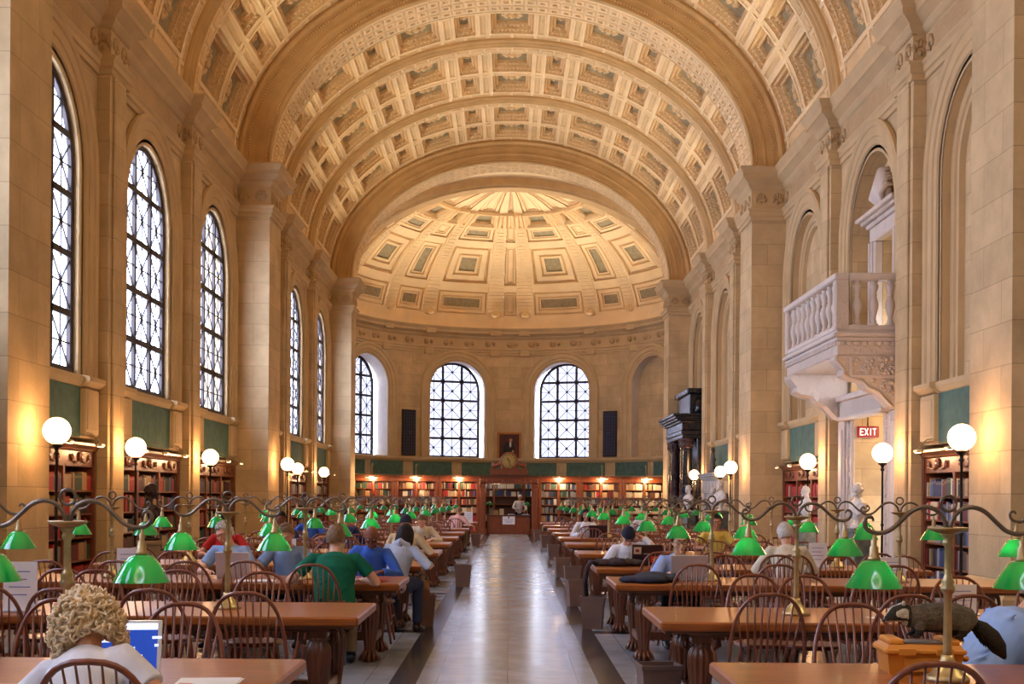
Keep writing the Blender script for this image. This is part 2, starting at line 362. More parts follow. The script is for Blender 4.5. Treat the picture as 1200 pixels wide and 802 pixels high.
# ------------------------------------------------------------------ walls
def plan(side):
    pts=[(XW,-2.5)]
    ev=sorted([(a,b,XP) for a,b in PIERS]+[(p-PHW,p+PHW,XA) for p in PILS])
    for a,b,x in ev: pts+=[(XW,a),(x,a),(x,b),(XW,b)]
    pts=pts[:-1]+[(RA,PIERS[3][1])]
    if side<0: return [(-x,y) for x,y in pts]
    return [(x,y) for x,y in pts][::-1]
CASED={-1:(3,4,5,6,7,8),1:(3,5,6)}
def build_walls():
    for side,name in((-1,'wall_left'),(1,'wall_right')):
        mb=MB()
        for i,(a,b) in enumerate(BAYB):
            c=(a+b)/2; h=(b-a)/2+.02
            mb.M=ML(c) if side<0 else MR(c)
            if side>0 and i==4:      # the balcony bay: tall niche above, doorway below
                wall_hole(mb,-h,h,3.45,ZC,WHW,3.45,WSP,STONE)
                mb.box((-h,0,0),(-1.1,.12,3.45),STONE) ; mb.box((1.1,0,0),(h,.12,3.45),STONE)
                # walls of the passage behind the doorway
                mb.box((-1.1,.12,0),(-1.2,2.2,3.6),STONE); mb.box((1.1,.12,0),(1.2,2.2,3.6),STONE)
                mb.box((-1.2,2.2,0),(1.2,2.3,3.6),STONE); mb.box((-1.1,0.03,3.47),(1.1,2.2,3.6),STONE)
                # niche back and sides
                arch_sweep(mb,WHW,3.6,WSP,[(0,.02),(0,.42)],STONE)
                mb.add([(-WHW,.42,3.6),(-.62,.42,3.6),(-.62,.42,9),(-WHW,.42,9)],[(0,1,2,3)],STONE)
                mb.add([(.62,.42,3.6),(WHW,.42,3.6),(WHW,.42,9),(.62,.42,9)],[(0,1,2,3)],STONE)
                mb.add([(-.62,.42,7.0),(.62,.42,7.0),(.62,.42,9),(-.62,.42,9)],[(0,1,2,3)],STONE)
                mb.box((-.62,.42,4.6),(-.70,1.8,7.0),STONE); mb.box((.62,.42,4.6),(.70,1.8,7.0),STONE); mb.box((-.7,1.8,4.6),(.7,1.9,7.1),GREENWALL); mb.box((-.7,.42,7.0),(.7,1.8,7.1),STONE)
            else:
                cased=i in CASED[side]
                wall_hole(mb,-h,h,2.55 if cased else 0,ZC,WHW,3.55,WSP,STONE)
                if cased: mb.box((-h-.1,.47,0),(h+.1,.55,2.7),STONE); mb.box((-h,0.005,2.55),(h,.5,2.62),STONE); mb.box((-h-.1,0,0),(-h,.5,2.7),STONE); mb.box((h,0,0),(h+.1,.5,2.7),STONE)
                mb.add([(-WHW,0,3.55),(WHW,0,3.55),(WHW,.3,3.55),(-WHW,.3,3.55)],[(0,1,2,3)],STONE_PLAIN)
                if side>0:            # blind arch
                    ap=arch_path(WHW,3.5,WSP); mb.add([(p[0],.30,p[1]) for p in ap],[tuple(range(len(ap)))],STONE)
                    arch_sweep(mb,WHW-.3,3.55,WSP,[(.30,.16),(.14,.16),(.12,.20),(.02,.20),(0,.30)],STONE_PLAIN)
        mb.M=Matrix.Identity(4)
        # straight walls between the last pier and the apse
        x=RA*side; mb.add([(x,51.8,0),(x,57,0),(x,57,ZC+.1),(x,51.8,ZC+.1)],[(0,1,2,3)],STONE)
        mb.add([(XW*side,-2.5,0),(XW*side,-1.3,0),(XW*side,-1.3,ZC),(XW*side,-2.5,ZC)],[(0,1,2,3)],STONE)
        o=mb.build(name); struct(o,'limestone wall with tall arched '+('windows' if side<0 else 'blind niches'),'wall')
        # mouldings: archivolts, sills, dado blocks
        mb=MB()
        for i,(a,b) in enumerate(BAYB):
            c=(a+b)/2; mb.M=ML(c) if side<0 else MR(c); h=(b-a)/2
            prof=ARCHIVOLT if not(side>0 and i==4) else ARCHIVOLT[:-2]+[(0,.05)]
            arch_sweep(mb,WHW,3.62,WSP,prof,STONE_PLAIN)
            for s in(-1,1):
                if side>0 and i==4: continue
                # jamb pedestals below the archivolt
                mb.bbox((s*1.47,0,2.6),(s*2.16,-.12,3.40),STONE_PLAIN,.02)
                mb.bbox((s*1.55,-.1,2.7),(s*2.08,-.135,3.32),STONE_PLAIN,.02)
            if side>0 and i==4: continue
            def sill(x0,x1,d): mb.add([(x0,0,3.40),(x1,0,3.40),(x1,-d*.5,3.44),(x0,-d*.5,3.44),(x1,-d,3.52),(x0,-d,3.52),(x1,-d,3.60),(x0,-d,3.60),(x1,0.02,3.63),(x0,0.02,3.63)],
                   [(0,1,2,3),(3,2,4,5),(5,4,6,7),(7,6,8,9),(0,3,5,7,9),(1,8,6,4,2)],STONE_PLAIN)
            sill(-1.5,1.5,.10); sill(-h,-1.44,.2); sill(1.44,h,.2)
        mb.M=Matrix.Identity(4)
        struct(mb.build('trim_1' if side<0 else 'trim_2'),'carved stone surrounds of the arches on the '+('window' if side<0 else 'balcony')+' wall','trim')
        # piers and pilasters: each shaft is its own piece
        for j,(a,b) in enumerate(PIERS):
            mb=MB(); x0,x1=sorted((XP*side,(XW+.9)*side)); top=ZC
            mb.box((x0,a,0),(x1,b,top),STONE)
            # moulded panel frame and neck ring
            extrude_plan(mb,[(p[0]*1,p[1]) for p in ([(XW*side,a),(XP*side,a),(XP*side,b),(XW*side,b)] if side<0 else [(XW,b),(XP,b),(XP,a),(XW,a)])],[(0,0),(.16,0),(.16,.32),(.12,.36),(.12,.44),(.04,.52),(0,.55)],STONE_PLAIN)
            o=mb.build('trim_pier'); struct(o,'square limestone pier carrying a transverse arch','pier')
        for j,p in enumerate(PILS):
            mb=MB(); x0,x1=sorted((XA*side,(XW+.02)*side)); mb.box((x0,p-PHW,0),(x1,p+PHW,ZC),STONE)
            xs=(XA-.05)*side; x0,x1=sorted((xs,XA*side)); mb.bbox((x0,p-PHW+.16,.6),(x1,p+PHW-.16,9.1),STONE,.03)
            for q in(0,1):
                pass
            struct(mb.build('trim_pilaster'),'flat limestone pilaster between two arches','pilaster')
        # entablature running round piers and pilasters
        mb=MB()
        ENT=[(0,9.02),(.05,9.03),(.05,9.13),(.09,9.15),(.09,9.25),(.13,9.30),(.13,9.34),(.02,9.37),(.02,9.84),(.07,9.88),(.12,9.95),(.12,10.0),(.26,10.10),(.30,10.12),(.30,10.22),(.36,10.32),(.38,10.36),(.38,10.4),(-.3,10.4)]
        extrude_plan(mb,plan(side),ENT,STONE_PLAIN)
        o=mb.build('trim_3' if side<0 else 'trim_4'); struct(o,'moulded stone entablature above the arches of the '+('window' if side<0 else 'balcony')+' wall','entablature')
        # carved capitals and frieze reliefs
        mb=MB()
        def relief(xf,y0,y1,n,axis='y'):
            w=(y1-y0)/n
            for k in range(n):
                cy=y0+w*(k+.5)
                for q in range(5):
                    a=R(90+(q-2)*38); 
                    du,dz=math.cos(a)*.12,math.sin(a)*.13
                    c=(xf,cy+du,9.55+dz) if axis=='y' else (cy+du,xf,9.55+dz)
                    r=(.035,.05,.085) if axis=='y' else (.05,.035,.085)
                    mb.ball(c,r,STONE_CARVED,6,5)
                c=(xf,cy,9.5) if axis=='y' else (cy,xf,9.5); mb.ball(c,.05,STONE_CARVED,6,5)
        for p in PILS:
            if p<15: continue
            relief((XA-.03)*side,p-PHW,p+PHW,2)
            mb.bbox(((XA-.06)*side,p-PHW-.04,9.82),((XA+.05)*side,p+PHW+.04,9.93),STONE_CARVED,.02)
            for yy in(p-PHW-.02,p+PHW+.02): relief(yy,min((XA)*side,(XW)*side),max(XA*side,XW*side),1,'x')
        for a,b in PIERS[1:]:
            relief((XP-.03)*side,a,b,3); 
            x0,x1=sorted((XP*side,XW*side)); relief(a-.03,x0,x1,2,'x')
        for a,b in BAYB[2:]:
            c=(a+b)/2
            mb.bbox(((XW-.05)*side,a+.5,9.42),((XW)*side,b-.5,9.80),STONE_CARVED,.02)
            for yy in(a+.28,b-.28): relief((XW-.04)*side,yy-.2,yy+.2,1)
        o=mb.build('trim_5' if side<0 else 'trim_6'); struct(o,'carved capitals and frieze reliefs of the '+('window' if side<0 else 'balcony')+' wall','carving')
        # green panels under the arches
        for i,(a,b) in enumerate(BAYB):
            if i<2 or (side>0 and i==4): continue
            c=(a+b)/2; mb=MB(); mb.M=ML(c) if side<0 else MR(c)
            mb.bbox((-1.47,-.03,2.56),(1.47,.0,3.42),GREENWALL,.01)
            struct(mb.build('trim_green_panel'),'dark green panel under the sill of an arch','wall panel')
    mb=MB(); mb.box((-8.5,-2.7,0),(8.5,-2.5,16.5),STONE); struct(mb.build('wall_back'),'plain limestone end wall behind the first bay','wall')
build_walls()

# ------------------------------------------------------------------ windows
NWIN=[0]
def clip_seg(p,q,inside):
    N=24; best=None;cur=None
    for i in range(N+1):
        t=i/N; x=p[0]+(q[0]-p[0])*t; z=p[1]+(q[1]-p[1])*t
        if inside(x,z):
            if cur is None:cur=[t,t]
            cur[1]=t
        elif cur: break
    if not cur or cur[1]-cur[0]<.05:return None
    L=lambda t:(p[0]+(q[0]-p[0])*t,p[1]+(q[1]-p[1])*t)
    return L(cur[0]),L(cur[1])
def build_window(M,glassy=.16,label='',glass=None):
    NWIN[0]+=1; root=bpy.data.objects.new('window_%d'%NWIN[0],None); COL.objects.link(root); root.matrix_world=M
    struct(root,label,'window')
    hw,z0,zs=WHW-.0,WS,WSP
    ins=lambda x,z: abs(x)<=hw-.03 and z>=z0 and (z<=zs or x*x+(z-zs)**2<=(hw-.03)**2)
    mb=MB(); y=glassy
    arch_sweep(mb,hw-.1,z0,zs,[(.13,y-.05),(.02,y-.05),(0,y-.03),(0,y+.04),(.13,y+.05)],BRONZE_FRAME)
    mb.box((-hw,y-.06,z0-.1),(hw,y+.05,z0+.08),BRONZE_FRAME)
    def bar(p,q,w,d):
        s=clip_seg(p,q,ins)
        if not s:return
        (ax,az),(bx,bz)=s; dx,dz=bx-ax,bz-az;L=math.hypot(dx,dz);nx,nz=-dz/L*w/2,dx/L*w/2
        mb.add([(ax+nx,y-d,az+nz),(ax-nx,y-d,az-nz),(bx-nx,y-d,bz-nz),(bx+nx,y-d,bz+nz),(ax+nx,y+d,az+nz),(ax-nx,y+d,az-nz),(bx-nx,y+d,bz-nz),(bx+nx,y+d,bz+nz)],
            [(0,1,2,3),(7,6,5,4),(0,4,5,1),(1,5,6,2),(2,6,7,3),(3,7,4,0)],BRONZE_FRAME)
    xs=[-hw,-.52,.52,hw]; zz=[z0+k for k in range(6)]
    for x in xs[1:3]: bar((x,z0),(x,zs+hw),.12,.035)
    for z in zz[1:]: bar((-hw,z),(hw,z),.12,.035)
    for i in range(3):
        for k in range(5):
            x0,x1=xs[i],xs[i+1];a,b=zz[k],zz[k]+1; cx,cz=(x0+x1)/2,(a+b)/2
            bar((x0,a),(x1,b),.036,.012);bar((x0,b),(x1,a),.036,.012)
            bar((cx,a),(cx,b),.03,.01);bar((x0,cz),(x1,cz),.028,.01)
            if ins(cx,cz): mb.ball((cx,y,cz),(.07,.025,.07),BRONZE_FRAME,8,4)
    mb.build('window_frame',root)
    mb=MB(); ap=arch_path(hw-.02,z0,zs); mb.add([(p[0],y+.02,p[1]) for p in ap],[tuple(range(len(ap)))],glass or GLASS); mb.build('glass_pane',root)
    return root
for i,c in enumerate(BAYC): build_window(ML(c),label='tall arched window with crossed bronze glazing bars, '+ordw(i)+' along the window wall')

# ------------------------------------------------------------------ apse
def bend(p):
    t,w,z=p; a=t/RA; r=RA+w
    return V((r*math.sin(a),YA+r*math.cos(a),z))
WANG=[R(-58.8),R(-19.6),R(19.6),R(58.8)]
REV=1.05
def build_apse():
    mb=MB(); mb.fn=bend
    edges=[-math.pi/2,R(-39.2),0,R(39.2),math.pi/2]
    for i,a in enumerate(WANG): wall_hole(mb,edges[i]*RA,edges[i+1]*RA,0,ZC+.1,WHW,3.55,WSP,STONE,xc=a*RA,div=.5)
    o=mb.build('wall_apse'); struct(o,'curved limestone wall of the apse with arched windows','wall')
    mb=MB()
    for a in WANG:
        mb.fn=lambda p,a=a: bend(V((p.x+a*RA,p.y,p.z)))
        arch_sweep(mb,WHW,3.62,WSP,[(.56,0),(.56,-.09),(.48,-.12),(.42,-.08),(.24,-.08),(.2,-.04),(.1,-.04),(.06,0),(0,.02),(0,.05)],STONE_PLAIN)
        arch_sweep(mb,WHW,3.55,WSP,[(0,.04),(0,REV)],PALE_PLAIN)
        for k in range(6):
            x0=-WHW+k*.5; mb.add([(x0,0,3.55),(x0+.5,0,3.55),(x0+.5,REV,3.55),(x0,REV,3.55)],[(0,1,2,3)],STONE_PLAIN)
    mb.fn=lambda p: bend(V((p.x+WANG[3]*RA,p.y,p.z)))
    ap=arch_path(WHW,3.5,WSP); mb.add([(q[0],REV-.5,q[1]) for q in ap],[tuple(range(len(ap)))],STONE)
    mb.fn=None
    arc=[(RA*math.sin(R(d)),YA+RA*math.cos(R(d))) for d in range(-90,91,3)]
    ENT=[(0,9.02),(.05,9.03),(.05,9.13),(.09,9.15),(.09,9.25),(.13,9.30),(.13,9.34),(.02,9.37),(.02,9.84),(.07,9.88),(.12,9.95),(.12,10.0),(.26,10.10),(.30,10.12),(.30,10.22),(.36,10.32),(.38,10.36),(.38,10.4),(-.3,10.4)]
    extrude_plan(mb,[(-RA,51.8)]+arc+[(RA,51.8)],ENT,STONE_PLAIN)
    extrude_plan(mb,arc,[(0,3.38),(.06,3.4),(.12,3.5),(.12,3.6),(0,3.63)],STONE_PLAIN)
    extrude_plan(mb,arc,[(0,2.5),(.05,2.5),(.05,2.62),(0,2.66)],STONE_PLAIN)
    # carved blocks in the frieze
    for d in range(-80,81,8):
        a=R(d); c=(RA-.05)*1.0
        mb.ball((c*math.sin(a),YA+c*math.cos(a),9.6),(.17,.1,.16),STONE_CARVED,8,5)
        a2=R(d+2.2); mb.ball((c*math.sin(a2),YA+c*math.cos(a2),9.6),(.1,.08,.12),STONE_CARVED,8,5)
    # corbel blocks at the ribs
    for d in(-50,-31,-5.5,5.5,31,50):
        a=R(d);M=Matrix.Translation((RA*math.sin(a),YA+RA*math.cos(a),0))@Matrix.Rotation(-a,4,'Z'); mb.M=M
        mb.bbox((-.3,-.34,10.0),(.3,.1,10.42),STONE_PLAIN,.03); mb.bbox((-.26,-.12,8.95),(.26,.05,9.3),STONE_PLAIN,.03)
        mb.M=Matrix.Identity(4)
    struct(mb.build('trim_7'),'stone window surrounds and entablature of the apse','trim')
    mb=MB(); mb.fn=bend
    for a0,a1 in((-88,-60.5),(-57,-41.5),(-37,-21.5),(-17.6,-2.5),(2.5,17.6),(21.5,37),(41.5,57),(60.5,88)):
        t0,t1=R(a0)*RA,R(a1)*RA; n=6
        for k in range(n): mb.box((t0+(t1-t0)*k/n,-.03,2.68),(t0+(t1-t0)*(k+1)/n,0.0,3.36),GREENWALL)
    struct(mb.build('trim_8'),'green panels along the foot of the apse wall','wall panel')
    for i,a in enumerate(WANG):
        if i==3: continue
        c=V((math.sin(a),math.cos(a),0))*(RA+REV-.35)+V((0,YA,0))
        build_window(Matrix.Translation(c)@Matrix.Rotation(-a,4,'Z'),0.16,'arched apse window, '+['nearest the last window-side pier','just before the painting','just past the painting','beside the black marble portal'][i],GLASS_APSE)
    # dark bronze grilles
    for s in(-1,1):
        a=R(39.2)*s; t=thing('wall_grille','tall dark bronze ventilation grille on the apse wall, '+('window side' if s<0 else 'balcony side'),'grille',((RA-.05)*math.sin(a),YA+(RA-.05)*math.cos(a),3.66),-a)
        g=MB(); g.bbox((-.42,-.05,0),(.42,.03,2.35),BRONZE_FRAME,.015); g.build('plate',t)
        f=MB()
        for k in range(5): x=-.3+.15*k; f.box((x-.02,-.075,.1),(x+.02,-.05,2.25),mat('grille_bar',(70,76,100),.4,.7))
        for k in range(14): z=.15+k*.158; f.box((-.36,-.07,z-.015),(.36,-.05,z+.015),mat('grille_bar',(70,76,100),.4,.7))
        f.ball((0,-.07,1.18),(.09,.03,.09),mat('grille_bar',(70,76,100),.4,.7),8,5); f.build('lattice',t)
build_apse()

# ------------------------------------------------------------------ vault
def ell_table(a,b,n=600):
    tb=[(0,0)];s=0;px,pz=0,b
    for i in range(1,n+1):
        t=math.pi/2*i/n;x,z=a*math.sin(t),b*math.cos(t); s+=math.hypot(x-px,z-pz);px,pz=x,z;tb.append((s,t))
    return tb
ET=ell_table(VA,VB)
def ell_t(u):
    s=abs(u)
    if s>=ET[-1][0]:return math.copysign(math.pi/2,u)
    lo,hi=0,len(ET)-1
    while hi-lo>1:
        m=(lo+hi)//2
        if ET[m][0]<=s:lo=m
        else:hi=m
    f=(s-ET[lo][0])/(ET[hi][0]-ET[lo][0]);t=ET[lo][1]+f*(ET[hi][1]-ET[lo][1])
    return math.copysign(t,u)
def Svault(u,v):
    t=ell_t(u); p=V((VA*math.sin(t),v,ZC+VB*math.cos(t))); n=V((math.sin(t)/VA,0,math.cos(t)/VB)).normalized(); return p,n
def Sdome(u,v):
    p=V((RA*math.cos(v)*math.sin(u),YA+RA*math.cos(v)*math.cos(u),ZC+DB*math.sin(v)))
    n=V(((p.x)/RA**2,(p.y-YA)/RA**2,(p.z-ZC)/DB**2)).normalized(); return p,n
def panel(mb,S,u0,u1,v0,v1,levels,nu,nv,metric=True):
    """levels: (inset in metres from the cell edge, depth behind the surface, material)"""
    uc,vc=(u0+u1)/2,(v0+v1)/2; e=1e-3
    if metric: su=(S(uc+e,vc)[0]-S(uc-e,vc)[0]).length/(2*e); sv=(S(uc,vc+e)[0]-S(uc,vc-e)[0]).length/(2*e)
    else: su=sv=1
    def ring(i,d):
        a0,a1=u0+i/su,u1-i/su;b0,b1=v0+i/sv,v1-i/sv; pts=[]
        for k in range(nu): pts.append((a0+(a1-a0)*k/nu,b0))
        for k in range(nv): pts.append((a1,b0+(b1-b0)*k/nv))
        for k in range(nu): pts.append((a1-(a1-a0)*k/nu,b1))
        for k in range(nv): pts.append((a0,b1-(b1-b0)*k/nv))
        out=[]
        for (u,v) in pts: p,n=S(u,v); out.append(p+n*d)
        return out
    prev=ring(0,0);N=len(prev)
    for (i,d,m) in levels:
        cur=ring(i,d); fs=[(k,(k+1)%N,N+(k+1)%N,N+k) for k in range(N)]
        mb.add(prev+cur,fs,m); prev=cur
    i,d,m=levels[-1]
    a0,a1=u0+i/su,u1-i/su;b0,b1=v0+i/sv,v1-i/sv;vs=[];fs=[]
    for jj in range(nv+1):
        for k in range(nu+1):
            p,n=S(a0+(a1-a0)*k/nu,b0+(b1-b0)*jj/nv);vs.append(p+n*d)
    for jj in range(nv):
        for k in range(nu): fs.append((jj*(nu+1)+k,jj*(nu+1)+k+1,(jj+1)*(nu+1)+k+1,(jj+1)*(nu+1)+k))
    mb.add(vs,fs,m)
def beads(mb,S,u0,u1,v0,v1,inset,d,step,size,m):
    uc,vc=(u0+u1)/2,(v0+v1)/2;e=1e-3
    su=(S(uc+e,vc)[0]-S(uc-e,vc)[0]).length/(2*e); sv=(S(uc,vc+e)[0]-S(uc,vc-e)[0]).length/(2*e)
    a0,a1=u0+inset/su,u1-inset/su;b0,b1=v0+inset/sv,v1-inset/sv
    pts=[]
    for (p,q) in(((a0,b0),(a1,b0)),((a1,b0),(a1,b1)),((a1,b1),(a0,b1)),((a0,b1),(a0,b0))):
        L=math.hypot((q[0]-p[0])*su,(q[1]-p[1])*sv);n=max(1,int(L/step))
        for k in range(n): t=(k+.5)/n;pts.append((p[0]+(q[0]-p[0])*t,p[1]+(q[1]-p[1])*t))
    for (u,v) in pts:
        p,n=S(u,v); tu=(S(u+e,v)[0]-S(u-e,v)[0]).normalized(); tv=n.cross(tu); p=p+n*d; h=size/2
        mb.add([p+tu*h+tv*h,p-tu*h+tv*h,p-tu*h-tv*h,p+tu*h-tv*h,p-n*size*.8],[(0,1,4),(1,2,4),(2,3,4),(3,0,4)],m)
def coffer(mb,S,u0,u1,v0,v1,nu,nv,big=True):
    P,O,G=PLASTER,PLASTER_ORN,PANEL_GREEN_SHADED
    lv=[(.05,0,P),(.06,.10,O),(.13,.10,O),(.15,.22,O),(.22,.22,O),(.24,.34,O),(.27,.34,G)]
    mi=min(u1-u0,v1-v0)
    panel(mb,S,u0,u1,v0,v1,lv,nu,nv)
    beads(mb,S,u0,u1,v0,v1,.095,.10,.12,.075,P)
    beads(mb,S,u0,u1,v0,v1,.185,.22,.12,.07,P)
    # rosette
    uc,vc=(u0+u1)/2,(v0+v1)/2; p,n=S(uc,vc); e=1e-3; tu=(S(uc+e,vc)[0]-S(uc-e,vc)[0]).normalized();tv=n.cross(tu)
    p=p+n*.31; 
    ru=(u1-u0)*.5-.33 if big else .12; rv=.3 if big else .14
    ru=min(max(ru,.1),.34)
    for k in range(8):
        a=k*math.pi/4; c=p+tu*math.cos(a)*ru*.75+tv*math.sin(a)*rv*.62
        mb.ball(c,(.1,.1,.1) if big else (.06,.06,.06),O,6,4)
    mb.ball(p-n*.03,.12 if big else .07,O,8,5)
def vault_cells():
    seq=[];u=0.71;kinds=['n','w','n','w','n','w'];W={'w':1.42,'n':.74}
    cells=[(-.71,.71,'w')]
    for k in kinds:
        cells.append((u,u+.38,'s'));cells.append((-u-.38,-u,'s'));u+=.38
        w=W[k];cells.append((u,u+w,k));cells.append((-u-w,-u,k));u+=w
    return cells,u
def sweep_ell(mb,prof,a,b,m,n=96,close=False):
    vs=[];fs=[];k=len(prof)
    for i in range(n+1):
        t=-math.pi/2+math.pi*i/n
        for (r,y) in prof: vs.append(((a-r)*math.sin(t),y,ZC+(b-r)*math.cos(t)))
    for i in range(n):
        for j in range(k-1): fs.append((i*k+j,i*k+j+1,(i+1)*k+j+1,(i+1)*k+j))
    mb.add(vs,fs,m)
def build_vault():
    cells,umax=vault_cells(); Lh=ET[-1][0]
    for bi,(a,b) in enumerate(BAYB):
        mb=MB()
        if bi<3-1:
            sweep_ell(mb,[(0,a),(0,b)],VA,VB,PLASTER,64)
        else:
            mg=.34; st=.30; rows=[]; h=((b-a)-2*mg-st)/2
            rows=[(a+mg,a+mg+h),(a+mg+h+st,b-mg)]
            vz=[(a,a+mg,'m'),(rows[0][0],rows[0][1],'c'),(rows[0][1],rows[1][0],'t'),(rows[1][0],rows[1][1],'c'),(b-mg,b,'m')]
            for (v0,v1,kv) in vz:
                if kv=='m':
                    n=28
                    for k in range(n):
                        u0=-Lh+2*Lh*k/n;u1=-Lh+2*Lh*(k+1)/n
                        panel(mb,Svault,u0,u1,v0,v1,[(.05,0,PLASTER),(.07,.03,PLASTER_ORN)],3,1)
                    continue
                for (u0,u1,k) in cells:
                    nu=6 if k=='w' else 3
                    if kv=='c' and k in 'wn': coffer(mb,Svault,u0,u1,v0,v1,nu,2,k=='w')
                    else:
                        panel(mb,Svault,u0,u1,v0,v1,[(.04,0,PLASTER),(.06,-.02,PLASTER),(.1,-.02,PLASTER),(.12,.02,PLASTER_ORN)],2 if k=='s' else nu,2)
                for s in(-1,1):
                    panel(mb,Svault,*sorted((s*umax,s*Lh)),v0,v1,[(.05,0,PLASTER),(.08,.04,PLASTER_ORN)],3,2)
        o=mb.build('ceiling_bay'); struct(o,'coffered plaster barrel vault','ceiling')
    # ribs above the pilasters
    for p in PILS:
        mb=MB(); w=PHW+.02
        prof=[(-.1,p-w),(.06,p-w),(.10,p-w+.03),(.10,p-w+.10),(.15,p-w+.13),(.15,p-w+.2),(.20,p-w+.24),(.20,p+w-.24),(.15,p+w-.2),(.15,p+w-.13),(.10,p+w-.1),(.10,p+w-.03),(.06,p+w),(-.1,p+w)]
        sweep_ell(mb,prof,VA,VB,ARCHSTONE)
        if p>15:
            S=lambda u,v:((lambda t:(V(((VA-.2)*math.sin(t),v,ZC+(VB-.2)*math.cos(t))),V((math.sin(t)/VA,0,math.cos(t)/VB)).normalized()))(ell_t(u)))
            n=44
            for k in range(n):
                u0=-Lh+2*Lh*k/n;panel(mb,S,u0,u0+2*Lh/n,p-.2,p+.2,[(.04,-.005,PLASTER),(.06,-.035,PLASTER_ORN)],2,1)
        struct(mb.build('trim_rib'),'narrow transverse rib of the vault','rib')
    for pi,(a,b) in enumerate(PIERS):
        mb=MB(); A,B=VA,VB
        prof=[(-.15,a),(.02,a),(.02,a-.06),(.10,a-.10),(.16,a-.06),(.18,a),(.52,a),(.53,a-.03),(.60,a-.03),(.61,a),(.84,a),(.86,a-.03),(.90,a-.03),(.92,a+.02),(.92,a+.1)]
        sweep_ell(mb,prof,A,B,ARCHSTONE)
        # soffit: its bright meander band
        sweep_ell(mb,[(.92,a+.1),(.92,b-.1)],A,B,PLASTER)
        sweep_ell(mb,[(.92,b-.1),(.92,b-.02),(.90,b+.03),(.5,b),(-.15,b)],A,B,ARCHSTONE)
        if pi>0:
            EE=ell_table(A-.92,B-.92)
            S=lambda u,v:(lambda t:(V(((A-.92)*math.sin(t),v,ZC+(B-.92)*math.cos(t))),V((math.sin(t)/A,0,math.cos(t)/B)).normalized()))(u)
            n=60
            for k in range(n):
                u0=-math.pi/2+math.pi*k/n;u1=u0+math.pi/n
                for (v0,v1) in((a+.18,a+.55),(a+.62,b-.62) ,(b-.55,b-.18)):
                    if v1-v0<.1: continue
                    panel(mb,S,u0,u1,v0,v1,[(.03,-.004,PLASTER),(.04,-.035,PLASTER),(.1,-.035,PLASTER),(.11,-.004,PLASTER_ORN)],1,1)
            for r in(.30,.78):
                n=230
                for k in range(n):
                    t=-math.pi/2+math.pi*(k+.5)/n; x,z=(A-r)*math.sin(t),ZC+(B-r)*math.cos(t)
                    mb.ball((x,a-.02,z),.028,PLASTER_ORN,5,3)
            t=bpy
        struct(mb.build('trim_arch'),'great transverse arch springing from two piers','arch')
    # apse: short barrel, ring arch and half dome
    mb=MB()
    sweep_ell(mb,[(0,51.8),(0,57.0)],RA,DB,PLASTER,64)
    sweep_ell(mb,[(-.1,55.6),(.3,55.6),(.34,55.63),(.34,55.75),(.42,55.78),(.42,56.6),(.34,56.63),(.3,56.66),(.3,57.02),(0,57.02)],RA,DB,ARCHSTONE,80)
    struct(mb.build('trim_9'),'ring arch in front of the half dome','arch')
    mb=MB(); D=R
    tiers=[(0,7,'b'),(7,20,'p1'),(20,23,'g'),(23,44,'p2'),(44,46.5,'g'),(46.5,55.5,'p3'),(55.5,65,'r'),(65,85,'f')]
    secs=[(0,-2.6,2.6,'n')]
    for s in(1,-1):
        for (x0,x1,k) in((2.6,8.6,'rib'),(8.6,28.6,'w'),(28.6,34,'rib'),(34,46,'m'),(46,51,'rib'),(51,72,'w'),(72,77,'rib'),(77,90,'m')):
            secs.append((0,)+tuple(sorted((s*x0,s*x1)))+(k,))
    for (_,x0,x1,k) in secs:
        for (p0,p1,tk) in tiers:
            if k=='rib' and tk not in 'brf': continue
            u0,u1,v0,v1=D(x0),D(x1),D(p0),D(p1); nu=max(1,int((x1-x0)/4)); nv=max(1,int((p1-p0)/4))
            P,O,G=PLASTER,PLASTER_ORN,PANEL_GREEN_SHADED
            if tk=='b' : panel(mb,Sdome,u0,u1,v0,v1,[(.01,0,P)],nu,2)
            elif tk=='r': panel(mb,Sdome,u0,u1,v0,v1,[(.04,-.12,P),(.14,-.12,O),(.2,-.02,P),(.3,-.02,O),(.34,.10,O),(.5,.10,G)],nu,2)
            elif k=='rib': 
                panel(mb,Sdome,u0,u1,v0,v1,[(.02,0,P)],nu,nv)
            elif tk=='g': panel(mb,Sdome,u0,u1,v0,v1,[(.01,0,P)],nu,1)
            else:
                w=(Sdome(u1,(v0+v1)/2)[0]-Sdome(u0,(v0+v1)/2)[0]).length
                hgt=(Sdome((u0+u1)/2,v1)[0]-Sdome((u0+u1)/2,v0)[0]).length; q=min(w,hgt)/2.3
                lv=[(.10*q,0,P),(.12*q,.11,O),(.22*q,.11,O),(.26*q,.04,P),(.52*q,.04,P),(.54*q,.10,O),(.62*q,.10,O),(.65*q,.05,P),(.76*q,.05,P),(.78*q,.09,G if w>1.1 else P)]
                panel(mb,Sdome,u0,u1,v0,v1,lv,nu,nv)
        if k=='rib':
            segs=26
            for q in range(segs):
                v0=D(7+(55.5-7)*q/segs);v1=D(7+(55.5-7)*(q+1)/segs)
                panel(mb,Sdome,D(x0),D(x1),v0,v1,[(.01,-.05,PLASTER),(.09,-.05,PLASTER),(.11,-.025,PLASTER_ORN)],2,1)
            p,n=Sdome(D((x0+x1)/2),D(8)); mb.ball(p-n*.05,(.3,.14,.2),PLASTER_ORN,8,6)
    p,n=Sdome(0,D(85)); 
    vs=[Sdome(D(-90+180*k/24),D(85))[0] for k in range(25)]; mb.add(vs,[tuple(range(25))],PLASTER)
    struct(mb.build('ceiling_dome'),'coffered half dome over the apse','ceiling')
build_vault()
rnd=random.Random(7)
SIDE={-1:'window',1:'balcony'}
